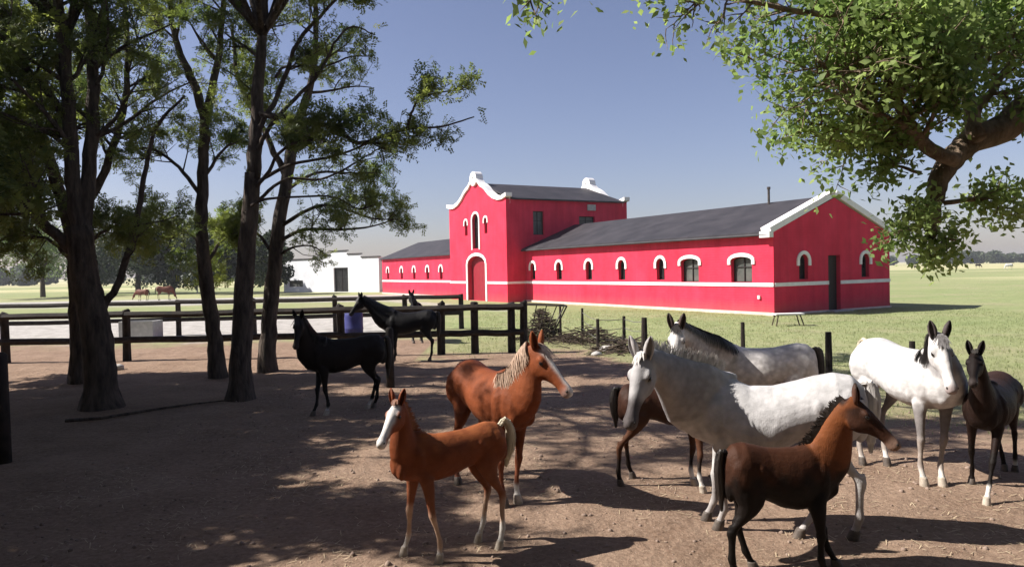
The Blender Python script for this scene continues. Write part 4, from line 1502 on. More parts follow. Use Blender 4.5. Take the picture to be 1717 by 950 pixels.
def horse(name, label, pos, heading, coat, poll, muzzle, hooves=(), S=1.0, EL=0.88, HS=1.0, LR=1.0, DZ=1.0, W=1.0, voxel=0.0135, mane='black', tail='black',
          mane_side=1, mane_len=0.22, tail_len=0.75, mat='coat', group='horses in the paddock', detail=True, tail_swing=0.0, tail_lift=0.0, neck_t=1.0, cat='horse', roll=0.0, sway=0.0):
    """pos: ground point under the barrel; heading in degrees (0 = towards the right of the picture);
       poll, muzzle: world points; hooves: world ground points FL, FR, HL, HR (or None)"""
    root = thing(name, label, cat, pos, group)
    hd = math.radians(heading)
    fx = Vector((math.cos(hd), math.sin(hd), 0))
    ly = Vector((-math.sin(hd), math.cos(hd), 0))
    pos = Vector(pos)

    def w_(x, y, z):
        return pos + fx * x + ly * y + UP * z

    def tz_(z):
        return (z - .88) * S * DZ + EL if z > .88 else z / .88 * EL
    body = MB()
    samples = []          # (point, radius, chain id, t)
    # torso
    rings = []
    for (x, zc, hh_, hw, k) in TORSO:
        c = w_(x * S, 0, tz_(zc) - sway * math.exp(-((x - .12) / .26) ** 2))
        rings.append((c, ly, UP, hw * S * W, hh_ * S * DZ, k))
        samples.append((c, min(hw, hh_) * S, 0, (x + .8) / 1.6))
    loft(body, rings, 28)
    for sg in (-1, 1):
        ellip(body, w_(.50 * S, sg * .135 * S * W, tz_(1.09)), (.135 * S, .115 * S * W, .25 * S * DZ))
        ellip(body, w_(.36 * S, sg * .17 * S * W, tz_(1.00)), (.10 * S, .075 * S * W, .13 * S * DZ))
        ellip(body, w_(-.36 * S, sg * .185 * S * W, tz_(1.22)), (.085 * S, .085 * S * W, .10 * S * DZ))
        ellip(body, w_(-.44 * S, sg * .165 * S * W, tz_(.93)), (.085 * S, .065 * S * W, .12 * S * DZ))
        ellip(body, w_(.69 * S, sg * .085 * S, tz_(1.00)), (.085 * S * min(1, neck_t + .2), .085 * S, .13 * S))
        ellip(body, w_(-.58 * S, sg * .135 * S * W, tz_(1.16)), (.185 * S, .155 * S * W, .26 * S * DZ))
        ellip(body, w_(-.72 * S, sg * .07 * S, tz_(1.08)), (.085 * S, .085 * S, .19 * S * DZ))
    ellip(body, w_(.46 * S, 0, tz_(1.44)), (.17 * S, .07 * S, .06 * S))      # withers
    # head frame
    poll = Vector(poll)
    h = (Vector(muzzle) - poll).normalized()
    s = h.cross(UP)
    s.normalize()
    if roll:
        s = (Matrix.Rotation(math.radians(roll), 3, h) @ s)
    nrm = s.cross(h).normalized()
    if nrm.z < 0:
        nrm = -nrm
    left = nrm.cross(h).normalized()     # the horse's own left
    # neck
    NB = w_(.50 * S, 0, tz_(1.17))
    pc = poll - nrm * .105 * HS - h * .0
    chord = pc - NB
    arch = (UP - chord.normalized() * chord.normalized().z)
    if arch.length > 1e-3:
        arch.normalize()
    P1 = NB + fx * .20 * S + chord * .18
    P2 = NB + chord * .68 + arch * .035 - h * .03
    nr = []
    K = 9
    ncr = []
    for i in range(K + 1):
        q = i / K
        c = NB * (1 - q) ** 3 + P1 * 3 * q * (1 - q) ** 2 + P2 * 3 * q * q * (1 - q) + pc * q ** 3
        tan = (P1 - NB) * 3 * (1 - q) ** 2 + (P2 - P1) * 6 * q * (1 - q) + (pc - P2) * 3 * q * q
        tan.normalize()
        side = (ly * (1 - q) + left * q) if ly.dot(left) > -0.2 else (ly * (1 - q) + left * q + UP * 0.01)
        side = side - tan * side.dot(tan)
        side.normalize()
        v = tan.cross(side).normalized()
        if v.dot(UP) < 0 and abs(v.z) > 0.05:
            v = -v
        if nr and v.dot(nr[-1][2]) < 0:
            v = -v
        rv = (.315 * (1 - q) ** 1.6 + .118 + .055 * (1 - q)) * (S * (1 - q) + HS * q) * neck_t
        rv = min(rv, .34 * S)
        ru = (.085 + .105 * (1 - q) ** 1.5) * (S * (1 - q) + HS * q)
        nr.append((c, side, v, ru, rv, 0.12))
        ncr.append((c, side, v, ru, rv))
        samples.append((c, ru, 1, q))
    loft(body, nr, 22)
    # head
    hr = []
    for (dd2, top, dep, wd) in HEAD:
        c = poll + h * dd2 * HS + nrm * (top - dep) * HS
        hr.append((c, left, nrm, wd * HS, dep * HS, 0.10 if dd2 < .3 else 0.0))
        samples.append((c, min(dep, wd) * HS, 2, max(0, dd2) / .63))
    loft(body, hr, 20)
    for sg in (-1, 1):
        ellip(body, poll + (h * .16 + nrm * -.055 + left * sg * .075) * HS, (.055 * HS, .032 * HS, .03 * HS), (h, left, nrm))      # brow
        ellip(body, poll + (h * .14 + nrm * -.19 + left * sg * .055) * HS, (.095 * HS, .035 * HS, .085 * HS), (h, left, nrm))     # cheek
        ellip(body, poll + (h * .565 + nrm * -.055 + left * sg * .035) * HS, (.035 * HS, .024 * HS, .028 * HS), (h, left, nrm))   # nostril rim
    ellip(body, poll + (h * .575 + nrm * -.125) * HS, (.04 * HS, .036 * HS, .022 * HS), (h, left, nrm))                          # chin
    # legs
    hoof_c = []
    for li, (tab, sg, xsign) in enumerate(((FRONT, 1, 1), (FRONT, -1, 1), (HIND, 1, -1), (HIND, -1, -1))):
        last = tab[-1]
        default = w_(last[0] * S, sg * last[1] * S * W, 0)
        tgt = default
        if len(hooves) > li and hooves[li] is not None:
            tgt = Vector(hooves[li])
            tgt.z = 0
        off = tgt - default
        if off.length > 0.45 * S:
            off = off.normalized() * 0.45 * S
        zt_ = 1.0
        gz = ground_h(default.x + off.x, default.y + off.y)
        rings = []
        fwd = off.dot(fx)
        for (x, y, z, ra, rb_) in tab:
            f = max(0.0, (zt_ - z) / (zt_ - .06))
            f = f ** 0.9
            c = w_(x * S, sg * y * S * W, tz_(z)) + off * f
            # a trailing fore leg or leading hind leg bends a little at the middle joint
            kk = math.exp(-((z - .5) / .2) ** 2)
            c = c + fx * (-0.10 * kk * abs(fwd) if tab is HIND else 0.06 * kk * max(0, -fwd))
            c.z += gz * f
            q = LR if z < .85 else S * .5 + LR * .5
            rings.append((c, ly, fx, rb_ * q, ra * q, 0.0))
            samples.append((c, min(ra, rb_) * q, 3 + li, z))
        # vertical order gives side walls facing out
        loft(body, rings, 14)
        if tab is HIND:
            f = max(0.0, (zt_ - .585) / (zt_ - .06)) ** .9
            ellip(body, w_(-.672 * S, sg * .155 * S * W, tz_(.585)) + off * f + fx * (-0.10 * abs(fwd)), (.025 * LR, .022 * LR, .05 * LR))
        hoof_c.append((w_(last[0] * S, sg * last[1] * S * W, 0) + off + UP * gz, li))
    # one continuous skin
    off0 = Vector(pos)
    me0 = bpy.data.meshes.new('tmp')
    me0.from_pydata([(v[0] - off0.x, v[1] - off0.y, v[2] - off0.z) for v in body.V], [], body.F)
    me0.update()
    bmx = bmesh.new()
    bmx.from_mesh(me0)
    bmesh.ops.recalc_face_normals(bmx, faces=bmx.faces)
    bmx.to_mesh(me0)
    bmx.free()
    tmp = bpy.data.objects.new('tmp', me0)
    COL.objects.link(tmp)
    rm = tmp.modifiers.new('r', 'REMESH')
    rm.mode = 'VOXEL'
    rm.voxel_size = voxel
    sm = tmp.modifiers.new('s', 'SMOOTH')
    sm.factor = 0.5
    sm.iterations = 6 if detail else 3
    dg = bpy.context.evaluated_depsgraph_get()
    me = bpy.data.meshes.new_from_object(tmp.evaluated_get(dg))
    bpy.data.objects.remove(tmp)
    bpy.data.meshes.remove(me0)
    me.name = 'body'
    ob = bpy.data.objects.new('body', me)
    COL.objects.link(ob)
    ob.parent = root
    me.materials.clear()
    me.materials.append(M[mat])
    me.polygons.foreach_set('use_smooth', [True] * len(me.polygons))
    # coat colour painted from anatomy
    nv = len(me.vertices)
    co = np.empty(nv * 3, dtype=np.float32)
    me.vertices.foreach_get('co', co)
    co = co.reshape(-1, 3) + np.array(off0)
    SP = np.array([q[0] for q in samples])
    SR = np.array([q[1] for q in samples])
    SID = np.array([q[2] for q in samples])
    ST = np.array([q[3] for q in samples])
    best = np.full(nv, 1e9)
    bi = np.zeros(nv, dtype=int)
    for k_ in range(len(SP)):
        dist = np.linalg.norm(co - SP[k_], axis=1) - SR[k_]
        m2 = dist < best
        best[m2] = dist[m2]
        bi[m2] = k_
    cid = SID[bi]
    rel = co - np.array(poll)
    ha = rel @ np.array(h) / HS
    hn_ = rel @ np.array(nrm) / HS
    hl = rel @ np.array(left) / HS
    zloc = (co[:, 2]) / EL * .88
    colr = coat(dict(cid=cid, t=ST[bi], ha=ha, hn=hn_, hl=hl, z=zloc, lx=(co - np.array(pos)) @ np.array(fx) / S, ly=(co - np.array(pos)) @ np.array(ly) / S, co=co, n=nv))
    ed_ = np.empty(len(me.edges) * 2, dtype=np.int32)
    me.edges.foreach_get('vertices', ed_)
    ed_ = ed_.reshape(-1, 2)
    deg = np.bincount(ed_.ravel(), minlength=nv).astype(float)[:, None] + 1
    for _ in range(4):
        acc = colr.copy()
        for ch_ in range(3):
            acc[:, ch_] += np.bincount(ed_[:, 0], weights=colr[ed_[:, 1], ch_], minlength=nv) + np.bincount(ed_[:, 1], weights=colr[ed_[:, 0], ch_], minlength=nv)
        colr = acc / deg
    ca = me.color_attributes.new('coat', 'FLOAT_COLOR', 'POINT')
    c4_ = np.ones((nv, 4), dtype=np.float32)
    c4_[:, :3] = np.clip(colr, 0, 1)
    ca.data.foreach_set('color', c4_.ravel())
    # hooves
    for hc, li in hoof_c:
        hm = MB()
        q = LR
        rings = []
        for (z, r, dx) in ((.095, .043, -.010), (.078, .048, -.006), (.04, .054, .004), (.0, .060, .014), (-.012, .058, .014)):
            rings.append((hc + fx * dx * q + UP * z * (EL / .88), ly, fx, r * q * .93, r * q, 0))
        loft(hm, rings, 16)
        hm.obj('hoof', M['hoof_pale'] if coat.__dict__.get('pale', {}).get(li) else M['hoof'], root, True)
    if not detail:
        tw = MB()
        a = w_(-.78 * S, 0, tz_(1.38))
        tw.tube([a, a - fx * .1 * S - UP * .1, a - fx * .14 * S - UP * .5 * S, a - fx * .1 * S - UP * .8 * S], [.03, .05, .06, .01], 7)
        tw.obj('tail', HAIR[tail], root, True)
        return root
    # eyes
    for sg in (-1, 1):
        em = MB()
        ellip(em, poll + (h * .185 + nrm * -.072 + left * sg * .092) * HS, (.026 * HS, .017 * HS, .020 * HS), (h, left, nrm))
        em.obj('eye', M['eye'], root, True)
    # nostrils
    for sg in (-1, 1):
        em = MB()
        ellip(em, poll + (h * .583 + nrm * -.052 + left * sg * .0475) * HS, (.016 * HS, .011 * HS, .013 * HS), (h, left, nrm))
        em.obj('nostril', HAIR['black'], root, True)
    # ears: cupped, open forwards
    for sg in (-1, 1):
        base = poll + (h * -.005 + nrm * -.03 + left * sg * .055) * HS
        ed = (h * -.72 + nrm * .62 + left * sg * .22).normalized()
        out_ = left * sg
        fwd = (h * .5 + nrm * .6 + out_ * .45)
        fwd = (fwd - ed * fwd.dot(ed)).normalized()
        sd2 = ed.cross(fwd).normalized()
        V, F = [], []
        prof_ = ((-.03, .024), (.02, .036), (.07, .041), (.115, .034), (.15, .018), (.172, .004))
        A = 9
        for (l, r) in prof_:
            for j in range(A):
                a = math.radians(-150 + 300 * j / (A - 1))
                V.append(base + (ed * l - fwd * math.cos(a) * r * .75 + sd2 * math.sin(a) * r) * HS)
        for i in range(len(prof_) - 1):
            for j in range(A - 1):
                a = i * A + j
                F.append((a, a + 1, a + 1 + A, a + A))
        e = mesh_obj('ear', V, F, M[mat], root, True)
        sm_ = e.modifiers.new('solid', 'SOLIDIFY')
        sm_.thickness = .006 * HS
        ec = e.data.color_attributes.new('coat', 'FLOAT_COLOR', 'POINT')
        cc_ = coat.ear
        tipc = coat.eartip
        arr = []
        for i in range(len(prof_)):
            f = max(0, (i - 2) / 3)
            arr += [cc_[0] * (1 - f) + tipc[0] * f, cc_[1] * (1 - f) + tipc[1] * f, cc_[2] * (1 - f) + tipc[2] * f, 1] * A
        ec.data.foreach_set('color', arr)

    # ribbons of hair
    def ribbon(V, F, pts, w0, sdv):
        b_ = len(V)
        k_ = len(pts)
        for i, p in enumerate(pts):
            ww = w0 * (1 - .8 * (i / (k_ - 1)) ** 2)
            V.append(p - sdv * ww)
            V.append(p + sdv * ww)
        for i in range(k_ - 1):
            F.append((b_ + 2 * i, b_ + 2 * i + 1, b_ + 2 * i + 3, b_ + 2 * i + 2))
    V, F = [], []
    nm = 420 if mane_len > .12 else 300
    for _ in range(nm):
        q = random.random() ** .9 * .92 + .08
        i = min(K - 1, int(q * K))
        f = q * K - i
        c = ncr[i][0].lerp(ncr[i + 1][0], f)
        v = ncr[i][2].lerp(ncr[i + 1][2], f).normalized()
        sdn = ncr[i][1].lerp(ncr[i + 1][1], f).normalized()
        rv = ncr[i][4] * (1 - f) + ncr[i + 1][4] * f
        ru = ncr[i][3] * (1 - f) + ncr[i + 1][3] * f
        tan = (ncr[i + 1][0] - ncr[i][0]).normalized()
        p = c + v * (rv * .97) + sdn * random.uniform(-.012, .012)
        l = mane_len * random.uniform(.55, 1.1) * (.65 + .5 * math.sin(math.pi * min(1, q)))
        if mane_len > .12:
            sd_ = sdn * mane_side
            jit_ = random.gauss(0, .25)
            pts = [p - v * .01, p + v * .022 + sd_ * .02, p + sd_ * (ru * .75 + .01) - v * l * .28 + tan * jit_ * l * .15,
                   p + sd_ * (ru * 1.0 + .012) - v * l * .45 - UP * l * .25 + tan * jit_ * l * .3,
                   p + sd_ * (ru * 1.06 + .014) - v * l * .55 - UP * l * .50 + tan * jit_ * l * .5]
        else:
            pts = [p - v * .01, p + v * l * .5 + sdn * mane_side * .006, p + v * l + sdn * mane_side * random.uniform(0, .03) + tan * random.gauss(0, .012)]
        ribbon(V, F, pts, random.uniform(.006, .012), tan)
    mesh_obj('mane', V, F, HAIR[mane], root)
    V, F = [], []
    for _ in range(60 if mane_len > .12 else 30):      # forelock
        p = poll + (nrm * .008 + left * random.uniform(-.03, .03) + h * random.uniform(-.03, .02)) * HS
        l = mane_len * random.uniform(.5, .9)
        sw_ = left * random.gauss(0, .25)
        ribbon(V, F, [p, p + nrm * .02 + (h + sw_) * l * .3, p + nrm * .012 + (h + sw_) * l * .7, p + nrm * .006 + (h + sw_) * l], .008, left)
    mesh_obj('forelock', V, F, HAIR[mane], root)
    # tail: core and strands
    a = w_(-.77 * S, 0, tz_(1.40))
    sw2 = ly * tail_swing
    lift = tail_lift
    core = [a + fx * .04 * S, a - fx * .045 * S + UP * (.02 + lift * .10), a - fx * (.075 + lift * .1) * S - UP * (.09 - lift * .12) * S + sw2 * .2,
            a - fx * (.075 + lift * .12) * S - UP * tail_len * .35 + sw2 * .5, a - fx * (.06 + lift * .1) * S - UP * tail_len * .7 + sw2 * .85, a - fx * .05 * S - UP * tail_len + sw2]
    rr = [.035, .04, .045, .055, .05, .012]
    tm = MB()
    tm.tube(catmull(core, 3), [rr[min(5, i // 3)] * S * .8 for i in range(16)], 10)
    V, F = tm.V, tm.F
    V = [Vector(v) for v in V]
    cc2 = catmull(core, 3)
    for _ in range(260):
        an = random.uniform(0, 6.28)
        r = random.uniform(.6, 1.25)
        pts = []
        st_ = random.choice((0, 1, 2, 3, 4))
        for i in range(st_, 16, 3):
            fr = min(5, i / 3)
            ra = (rr[int(fr)] * (1 - fr % 1) + rr[min(5, int(fr) + 1)] * (fr % 1)) * S * r + .004
            pts.append(cc2[i] + fx * math.cos(an) * ra + ly * math.sin(an) * ra * .9 + (UP * -random.uniform(0, .06) if i == 15 else V3(0, 0, 0)))
        ribbon(V, F, pts, .010, (fx * -math.sin(an) + ly * math.cos(an)))
    mesh_obj('tail', V, F, HAIR[tail], root)
    return root


class Coat:
    def __init__(s, body, head=None, lower=None, neck=None, belly=None, muzzle=None, socks=None, blaze=0.0, blaze_col=(.62, .58, .55), sock_col=(.60, .56, .52), pale=None,
                 ear=None, eartip=None, lower_top=.50, half_face=None, star=0.0, top=None, leg_up=None, muzzle_from=.50):
        s.b, s.h, s.l, s.nk, s.be, s.mz = body, head or body, lower or body, neck or body, belly or body, muzzle or (.05, .04, .04)
        s.socks = socks or {}
        s.blaze, s.bc, s.sc = blaze, blaze_col, sock_col
        s.pale = pale or {}
        s.ear = ear or s.h
        s.zk = 1.0
        s.eartip = eartip or s.ear
        s.lt, s.half, s.star, s.top, s.lu, s.mf = lower_top, half_face, star, top, leg_up, muzzle_from

    def __call__(s, d):
        n_ = d['n']
        C = np.tile(np.array(s.b, dtype=float), (n_, 1))

        def mix(mask, col_):
            nonlocal C
            m = np.clip(mask, 0, 1)[:, None]
            C = C * (1 - m) + np.array(col_) * m

        def st(a, b_, x):
            t_ = np.clip((x - a) / (b_ - a), 0, 1)
            return t_ * t_ * (3 - 2 * t_)
        nz = 0.05 * np.sin(d['co'][:, 0] * 31 + 2 * np.sin(d['co'][:, 1] * 23)) * np.sin(d['co'][:, 2] * 27 + 1.3)
        mix(1 - st(.92, 1.05, d['z'] + nz), s.be)
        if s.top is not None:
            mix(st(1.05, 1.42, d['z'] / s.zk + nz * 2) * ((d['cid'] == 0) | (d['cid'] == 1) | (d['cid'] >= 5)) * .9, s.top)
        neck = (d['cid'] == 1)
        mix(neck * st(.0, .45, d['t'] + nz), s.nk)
        head = (d['cid'] == 2) | ((d['cid'] == 1) & (d['ha'] > -.02) & (d['t'] > .85))
        mix(head * (.35 + .65 * st(-.02, .12, d['ha'] + nz)), s.h)
        legs = d['cid'] >= 3
        if s.lu is not None:
            mix(legs * (1 - st(.75, .95, d['z'] + nz)), s.lu)
        mix(legs * (1 - st(s.lt, s.lt + .16, d['z'] + nz)), s.l)
        for li, hh_ in s.socks.items():
            mix((d['cid'] == 3 + li) * (1 - st(hh_ - .02, hh_ + .03, d['z'] + nz * .7)), s.sc)
        if s.half is not None:
            side, col_ = s.half
            mix(head * st(-.01, .03, d['hl'] * side + nz * .3) * st(.0, .08, d['ha']), col_)
        mix(head * st(s.mf, s.mf + .09, d['ha'] + nz * .3), s.mz)
        if s.blaze:
            wdt = s.blaze * (1 - .35 * st(.2, .45, d['ha']) + .3 * st(.5, .6, d['ha']))
            mix(head * (1 - st(wdt * .75, wdt, np.abs(d['hl'] + nz * .12))) * st(-.12, -.07, d['hn']) * st(.03, .08, d['ha']), s.bc)
        # dark round the eye
        for sg in (-1, 1):
            r_ = np.sqrt((d['ha'] - .185) ** 2 + (d['hn'] + .072) ** 2 + (d['hl'] - sg * .09) ** 2)
            mix((1 - st(.022, .045, r_)) * .6, (.03, .025, .022))
        # mouth line
        ml = np.exp(-((d['hn'] + .098) / .006) ** 2) * st(.50, .53, d['ha']) * head
        mix(ml * .7, (.03, .022, .02))
        return C


CH = (.19, .050, .018)
chest = Coat(CH, head=(.21, .056, .020), lower=(.16, .05, .025), neck=(.22, .060, .021), belly=(.15, .042, .016), muzzle=(.30, .19, .16), blaze=.045, socks={2: .30, 0: .2}, pale={2: 1, 0: 1}, eartip=(.2, .06, .02))
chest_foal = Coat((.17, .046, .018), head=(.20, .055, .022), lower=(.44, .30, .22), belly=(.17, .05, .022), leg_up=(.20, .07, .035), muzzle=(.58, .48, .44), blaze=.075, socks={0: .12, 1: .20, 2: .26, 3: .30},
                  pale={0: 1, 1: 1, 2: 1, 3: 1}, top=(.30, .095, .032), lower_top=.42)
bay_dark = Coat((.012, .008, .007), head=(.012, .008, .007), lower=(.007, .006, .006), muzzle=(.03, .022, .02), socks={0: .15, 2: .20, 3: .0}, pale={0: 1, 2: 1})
blackish = Coat((.006, .005, .006), muzzle=(.02, .018, .018))
grey_mare = Coat((.52, .50, .50), head=(.38, .36, .36), lower=(.34, .31, .30), neck=(.32, .30, .305), belly=(.46, .44, .44), muzzle=(.10, .085, .085), ear=(.50, .47, .46), eartip=(.30, .27, .27), lower_top=.30,  # neck and head painted darker: their shade is put into the coat
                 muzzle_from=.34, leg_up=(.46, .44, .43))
grey_hind = Coat((.60, .56, .54), head=(.66, .62, .60), lower=(.12, .10, .10), neck=(.42, .385, .375), muzzle=(.12, .1, .1), ear=(.10, .07, .06), eartip=(.04, .03, .03))
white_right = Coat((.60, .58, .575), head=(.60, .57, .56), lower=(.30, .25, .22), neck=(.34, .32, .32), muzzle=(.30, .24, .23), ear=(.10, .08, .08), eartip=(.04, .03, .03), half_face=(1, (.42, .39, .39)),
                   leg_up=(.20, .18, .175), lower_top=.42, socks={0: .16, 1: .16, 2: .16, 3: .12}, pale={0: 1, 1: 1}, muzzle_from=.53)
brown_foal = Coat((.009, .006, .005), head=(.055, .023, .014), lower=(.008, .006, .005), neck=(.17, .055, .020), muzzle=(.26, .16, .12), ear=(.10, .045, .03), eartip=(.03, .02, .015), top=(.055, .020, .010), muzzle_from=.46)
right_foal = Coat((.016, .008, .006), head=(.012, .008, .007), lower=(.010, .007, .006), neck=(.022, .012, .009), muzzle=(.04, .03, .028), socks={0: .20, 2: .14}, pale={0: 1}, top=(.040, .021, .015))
bay_back = Coat((.045, .019, .012), head=(.04, .018, .012), lower=(.016, .010, .008), leg_up=(.08, .032, .016), muzzle=(.03, .02, .02), socks={0: .22, 1: .24}, pale={0: 1, 1: 1}, lower_top=.35)


def mean(L):
    v = Vector((0, 0, 0))
    for a in L:
        v += a
    return v / len(L)


# 1 chestnut foal, front
hv = [gnd(737, 944), gnd(678, 932), gnd(838, 919), gnd(803, 908)]    # FL FR HL HR
hc = mean(hv)
S1 = .74
horse('chestnut_foal', 'chestnut foal with white blaze and pale legs, front centre, facing left', hc + V3(-0.04, 0.0, 0), 209, chest_foal, atd(664, 672, 6.42), atd(630, 750, 6.05), hv,
      S=S1, EL=.80, HS=.74, LR=.74, DZ=.90, W=.85, neck_t=.60, mane='red', tail='cream', mane_len=.07, tail_len=.36, voxel=.0105, group='foals', tail_lift=.5)
# 2 chestnut mare
hv = [gnd(868, 842), gnd(846, 852), gnd(800, 806), gnd(770, 812)]
hc = V3(-.28, 8.80, 0)
horse('chestnut_mare', 'bright chestnut mare with flaxen mane behind the chestnut foal', hc, -60, chest, atd(905, 578, 8.05), atd(958, 648, 7.80), [gnd(868, 842), gnd(846, 848), None, gnd(768, 810)],
      S=1.04, EL=.90, HS=1.06, LR=1.0, mane='flaxen', tail='red', mane_side=-1, mane_len=.30, group='adult horses near the camera')
# 3 dark bay in shade
hv = [gnd(522, 702), gnd(548, 697), gnd(617, 684), gnd(634, 672)]
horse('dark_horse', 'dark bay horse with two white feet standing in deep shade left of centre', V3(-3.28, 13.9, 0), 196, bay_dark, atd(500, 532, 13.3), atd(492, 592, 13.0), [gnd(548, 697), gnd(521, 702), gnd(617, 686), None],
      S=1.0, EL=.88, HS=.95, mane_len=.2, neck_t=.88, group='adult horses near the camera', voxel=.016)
# 4 black horse along the rail
horse('dark_horse', 'black horse along the rail fence right of the dark bay', V3(-3.1, 21.6, 0), 184, blackish, atd(603, 498, 21.5), atd(588, 520, 21.3), (), S=1.02, EL=.92, HS=1.0, voxel=.02, group='black horses at the rail fence')
horse('dark_horse', 'black horse facing the camera just beyond the rail fence', V3(-3.7, 27.6, 0), -80, blackish, atd(690, 492, 26.6), atd(694, 516, 26.3), (), S=1.0, EL=.90, HS=1.0, voxel=.02, group='black horses at the rail fence')
# 5 big grey mare
hv = [gnd(1206, 884), gnd(1186, 868), gnd(1432, 903), gnd(1322, 904)]
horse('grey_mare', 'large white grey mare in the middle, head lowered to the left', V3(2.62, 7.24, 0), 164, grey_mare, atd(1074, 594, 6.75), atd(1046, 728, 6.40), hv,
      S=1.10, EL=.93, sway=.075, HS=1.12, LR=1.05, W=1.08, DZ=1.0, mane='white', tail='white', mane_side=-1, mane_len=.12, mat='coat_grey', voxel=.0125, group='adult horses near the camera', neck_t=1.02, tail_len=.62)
# 6 grey behind
horse('grey_horse', 'dappled grey horse with black tail standing behind the white grey mare', V3(3.72, 10.75, 0), 170, grey_hind, atd(1134, 546, 9.45), atd(1129, 640, 9.0), (),
      S=1.0, EL=.90, HS=1.08, mane='black', tail='black', mane_side=1, mane_len=.15, mat='coat_dapple', group='adult horses near the camera')
# 7 bay foal behind the grey mare's head
horse('bay_foal', 'bay foal mostly hidden behind the head and neck of the large grey mare', V3(1.92, 8.95, 0), 2, bay_back, atd(1190, 640, 8.7), atd(1225, 720, 8.5), [gnd(1163, 812), gnd(1178, 828), gnd(1060, 800), gnd(1040, 812)],
      S=.80, EL=.78, HS=.80, LR=.82, DZ=.95, mane='black', tail='black', mane_len=.07, tail_len=.42, group='foals')
# 8 dark brown foal in front
hv = [gnd(1402, 950), gnd(1384, 964), gnd(1262, 950), gnd(1232, 962)]
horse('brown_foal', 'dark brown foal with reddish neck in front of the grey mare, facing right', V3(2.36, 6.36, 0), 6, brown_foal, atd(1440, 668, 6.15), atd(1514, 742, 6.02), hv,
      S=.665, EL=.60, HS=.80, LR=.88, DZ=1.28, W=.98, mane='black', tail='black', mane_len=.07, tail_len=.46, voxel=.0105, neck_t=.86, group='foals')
# 9 white horse right
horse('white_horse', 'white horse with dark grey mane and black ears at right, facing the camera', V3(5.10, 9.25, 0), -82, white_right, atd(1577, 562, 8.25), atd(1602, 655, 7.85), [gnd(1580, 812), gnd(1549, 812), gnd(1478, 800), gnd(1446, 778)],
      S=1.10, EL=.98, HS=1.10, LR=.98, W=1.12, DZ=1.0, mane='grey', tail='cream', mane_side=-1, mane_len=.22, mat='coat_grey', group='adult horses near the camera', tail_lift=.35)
# 10 dark foal far right
horse('dark_foal', 'blackish brown foal with white forefoot at the right edge', V3(5.72, 8.55, 0), 228, right_foal, atd(1635, 588, 7.85), atd(1630, 650, 7.45), [gnd(1648, 848), gnd(1630, 792), gnd(1702, 792), gnd(1684, 790)],
      S=.88, EL=.80, HS=.80, LR=.80, DZ=.95, mane='black', tail='black', mane_len=.07, tail_len=.5, neck_t=.76, voxel=.012, group='foals')

# far grazing animals
plain_bay = Coat((.14, .05, .03), muzzle=(.03, .02, .02), lower=(.05, .03, .02))
plain_white = Coat((.7, .68, .66), muzzle=(.3, .25, .25))
plain_dark = Coat((.02, .015, .012))


def far_horse(label, px, py, heading, coat, S=1.0, graze=True):
    p = gnd(px, py)
    hd = math.radians(heading)
    f = V3(math.cos(hd), math.sin(hd), 0)
    if graze:
        po, mz = p + f * 1.25 + UP * .75, p + f * 1.45 + UP * .15
    else:
        po, mz = p + f * 1.15 + UP * 1.9, p + f * 1.5 + UP * 1.45
    horse('far_horse', label, p, heading, coat, po, mz, (), S=S, EL=.88 * S, voxel=.045, detail=False, group='animals grazing in the far fields')


far_horse('bay horse grazing in the far left field, left of the pale pole', 276, 503, 5, plain_bay, 1.1)
far_horse('smaller brown horse grazing left of the bay in the far left field', 240, 504, 170, plain_bay, .9)
far_horse('white horse far out in the right field near the picture edge', 1692, 452, 180, plain_white, 1.1)
far_horse('black horse far out in the right field, left of the white one', 1640, 449.5, 0, plain_dark, 1.0)
far_horse('black horse in the far field just right of the stable', 1536, 451.5, 10, plain_dark, .9)
far_horse('dark horse second from the stable in the far right field', 1556, 449, 170, plain_dark, 1.1)

# ================================================================== GROUND CLUTTER
VV, n_ = [], 16000
P = np.stack([RNG.uniform(-6, 7.5, n_), 4.8 + RNG.random(n_) ** 1.6 * 12, np.zeros(n_)], 1)
P[:, 2] = [ground_h(a, c) + .006 for a, c in P[:, :2]]
clump = np.array([fbm(a, c, 0.9, 4.4) for a, c in P[:, :2]])
P = P[clump + RNG.normal(0, .15, n_) > 0.0]
n_ = len(P)
an = RNG.uniform(0, 6.28, n_)
d_ = np.stack([np.cos(an), np.sin(an), RNG.normal(0, .12, n_)], 1)
s_ = np.stack([-np.sin(an), np.cos(an), np.zeros(n_)], 1)
Lh = RNG.uniform(.015, .06, n_)[:, None]
wd = RNG.uniform(.0015, .004, n_)[:, None]
V = np.stack([P - d_ * Lh - s_ * wd, P + d_ * Lh - s_ * wd, P + d_ * Lh + s_ * wd, P - d_ * Lh + s_ * wd], 1).reshape(-1, 3)
V[:, 2] += 0.004
o = fast_mesh('straw_litter', V, np.arange(len(V)).reshape(-1, 4), M['straw'])
tag(o, 'scattered straw and dry leaf litter on the dirt', 'straw', kind='stuff')
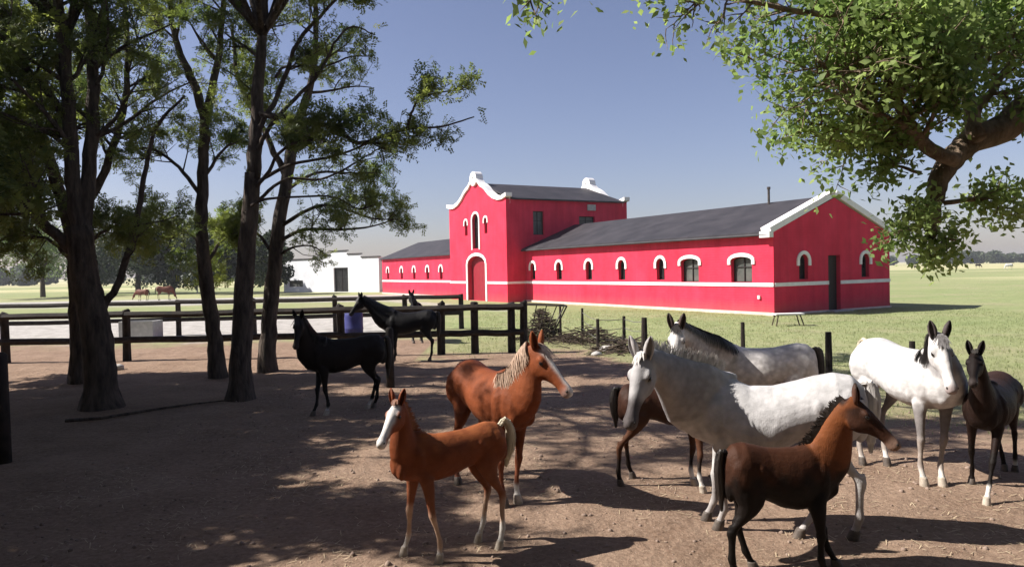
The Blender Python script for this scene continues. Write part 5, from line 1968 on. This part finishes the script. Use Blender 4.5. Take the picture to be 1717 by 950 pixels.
# clods and pebbles
bm = bmesh.new()
bmesh.ops.create_icosphere(bm, subdivisions=1, radius=1)
bv = np.array([v.co[:] for v in bm.verts])
bf = np.array([[v.index for v in f.verts] for f in bm.faces])
bm.free()
n_ = 5200
P = np.stack([RNG.uniform(-6.5, 8, n_), 4.8 + RNG.random(n_) ** 1.6 * 14, np.zeros(n_)], 1)
P[:, 2] = [ground_h(a, c) for a, c in P[:, :2]]
r = (0.006 + RNG.random(n_) ** 4 * .028)
VV = bv[None] * (r[:, None, None] * RNG.uniform(.6, 1.2, (n_, 1, 3))) * RNG.uniform(.75, 1.2, (n_, 12 if len(bv) == 12 else len(bv), 1)) + P[:, None, :]
FF = bf[None] + (np.arange(n_) * len(bv))[:, None, None]
o = fast_mesh('dirt_clods', VV.reshape(-1, 3), FF.reshape(-1, 3), M['clod'])
tag(o, 'small clods and pebbles strewn on the paddock dirt', 'clods', kind='stuff')
# grass blades where the pasture begins
n_ = 90000
P = np.stack([RNG.uniform(-2, 26, n_), 11 + RNG.random(n_) ** 1.3 * 34, np.zeros(n_)], 1)
keep = []
for k_ in range(n_):
    x, y = P[k_, 0], P[k_, 1]
    e = 23.5 - 5.5 * smooth01(2.0, 3.8, x) - 5.8 * smooth01(4.0, 6.2, x) + 1.6 * fbm(x, y, .16, 1.7) + 2.2 * fbm(x, y, .6, 5.2)
    tuft = fbm(x, y, 1.4, 2.2)
    if y > e + random.gauss(0, 1.2) and tuft > -0.25 + random.gauss(0, .2):
        if (Vector((x, y, 0)) - C0).dot(N) > .3 or (Vector((x, y, 0)) - C0).dot(D) < -.3:
            keep.append(k_)
P = P[keep]
P[:, 2] = [ground_h(a, c) for a, c in P[:, :2]]
n_ = len(P)
an = RNG.uniform(0, 6.28, n_)
s_ = np.stack([np.cos(an), np.sin(an), np.zeros(n_)], 1) * RNG.uniform(.006, .012, n_)[:, None]
hgt = RNG.uniform(.03, .10, n_)
tip = P + np.stack([RNG.normal(0, .02, n_), RNG.normal(0, .02, n_), hgt], 1)
V = np.stack([P - s_, P + s_, tip], 1).reshape(-1, 3)
o = fast_mesh('grass_blades', V, np.arange(len(V)).reshape(-1, 3), M['grass'])
tag(o, 'short sunlit grass growing where the dirt ends', 'grass', kind='stuff')

# ================================================================== AIR
hz = MB()
hz.box((150, 780, 7.5), (760, 0, 0), (0, 860, 0), (0, 0, 8.5))
m, n, b, o_ = new_mat('haze')
n.nodes.remove(b)
pv = node(n, 'ShaderNodeVolumePrincipled', Density=0.00028, Anisotropy=0.2)
pv.inputs['Color'].default_value = (.86, .88, .95, 1)
n.links.new(pv.outputs[0], o_.inputs['Volume'])
tag(hz.obj('haze', m), 'thin pale haze lying over the fields', kind='stuff')
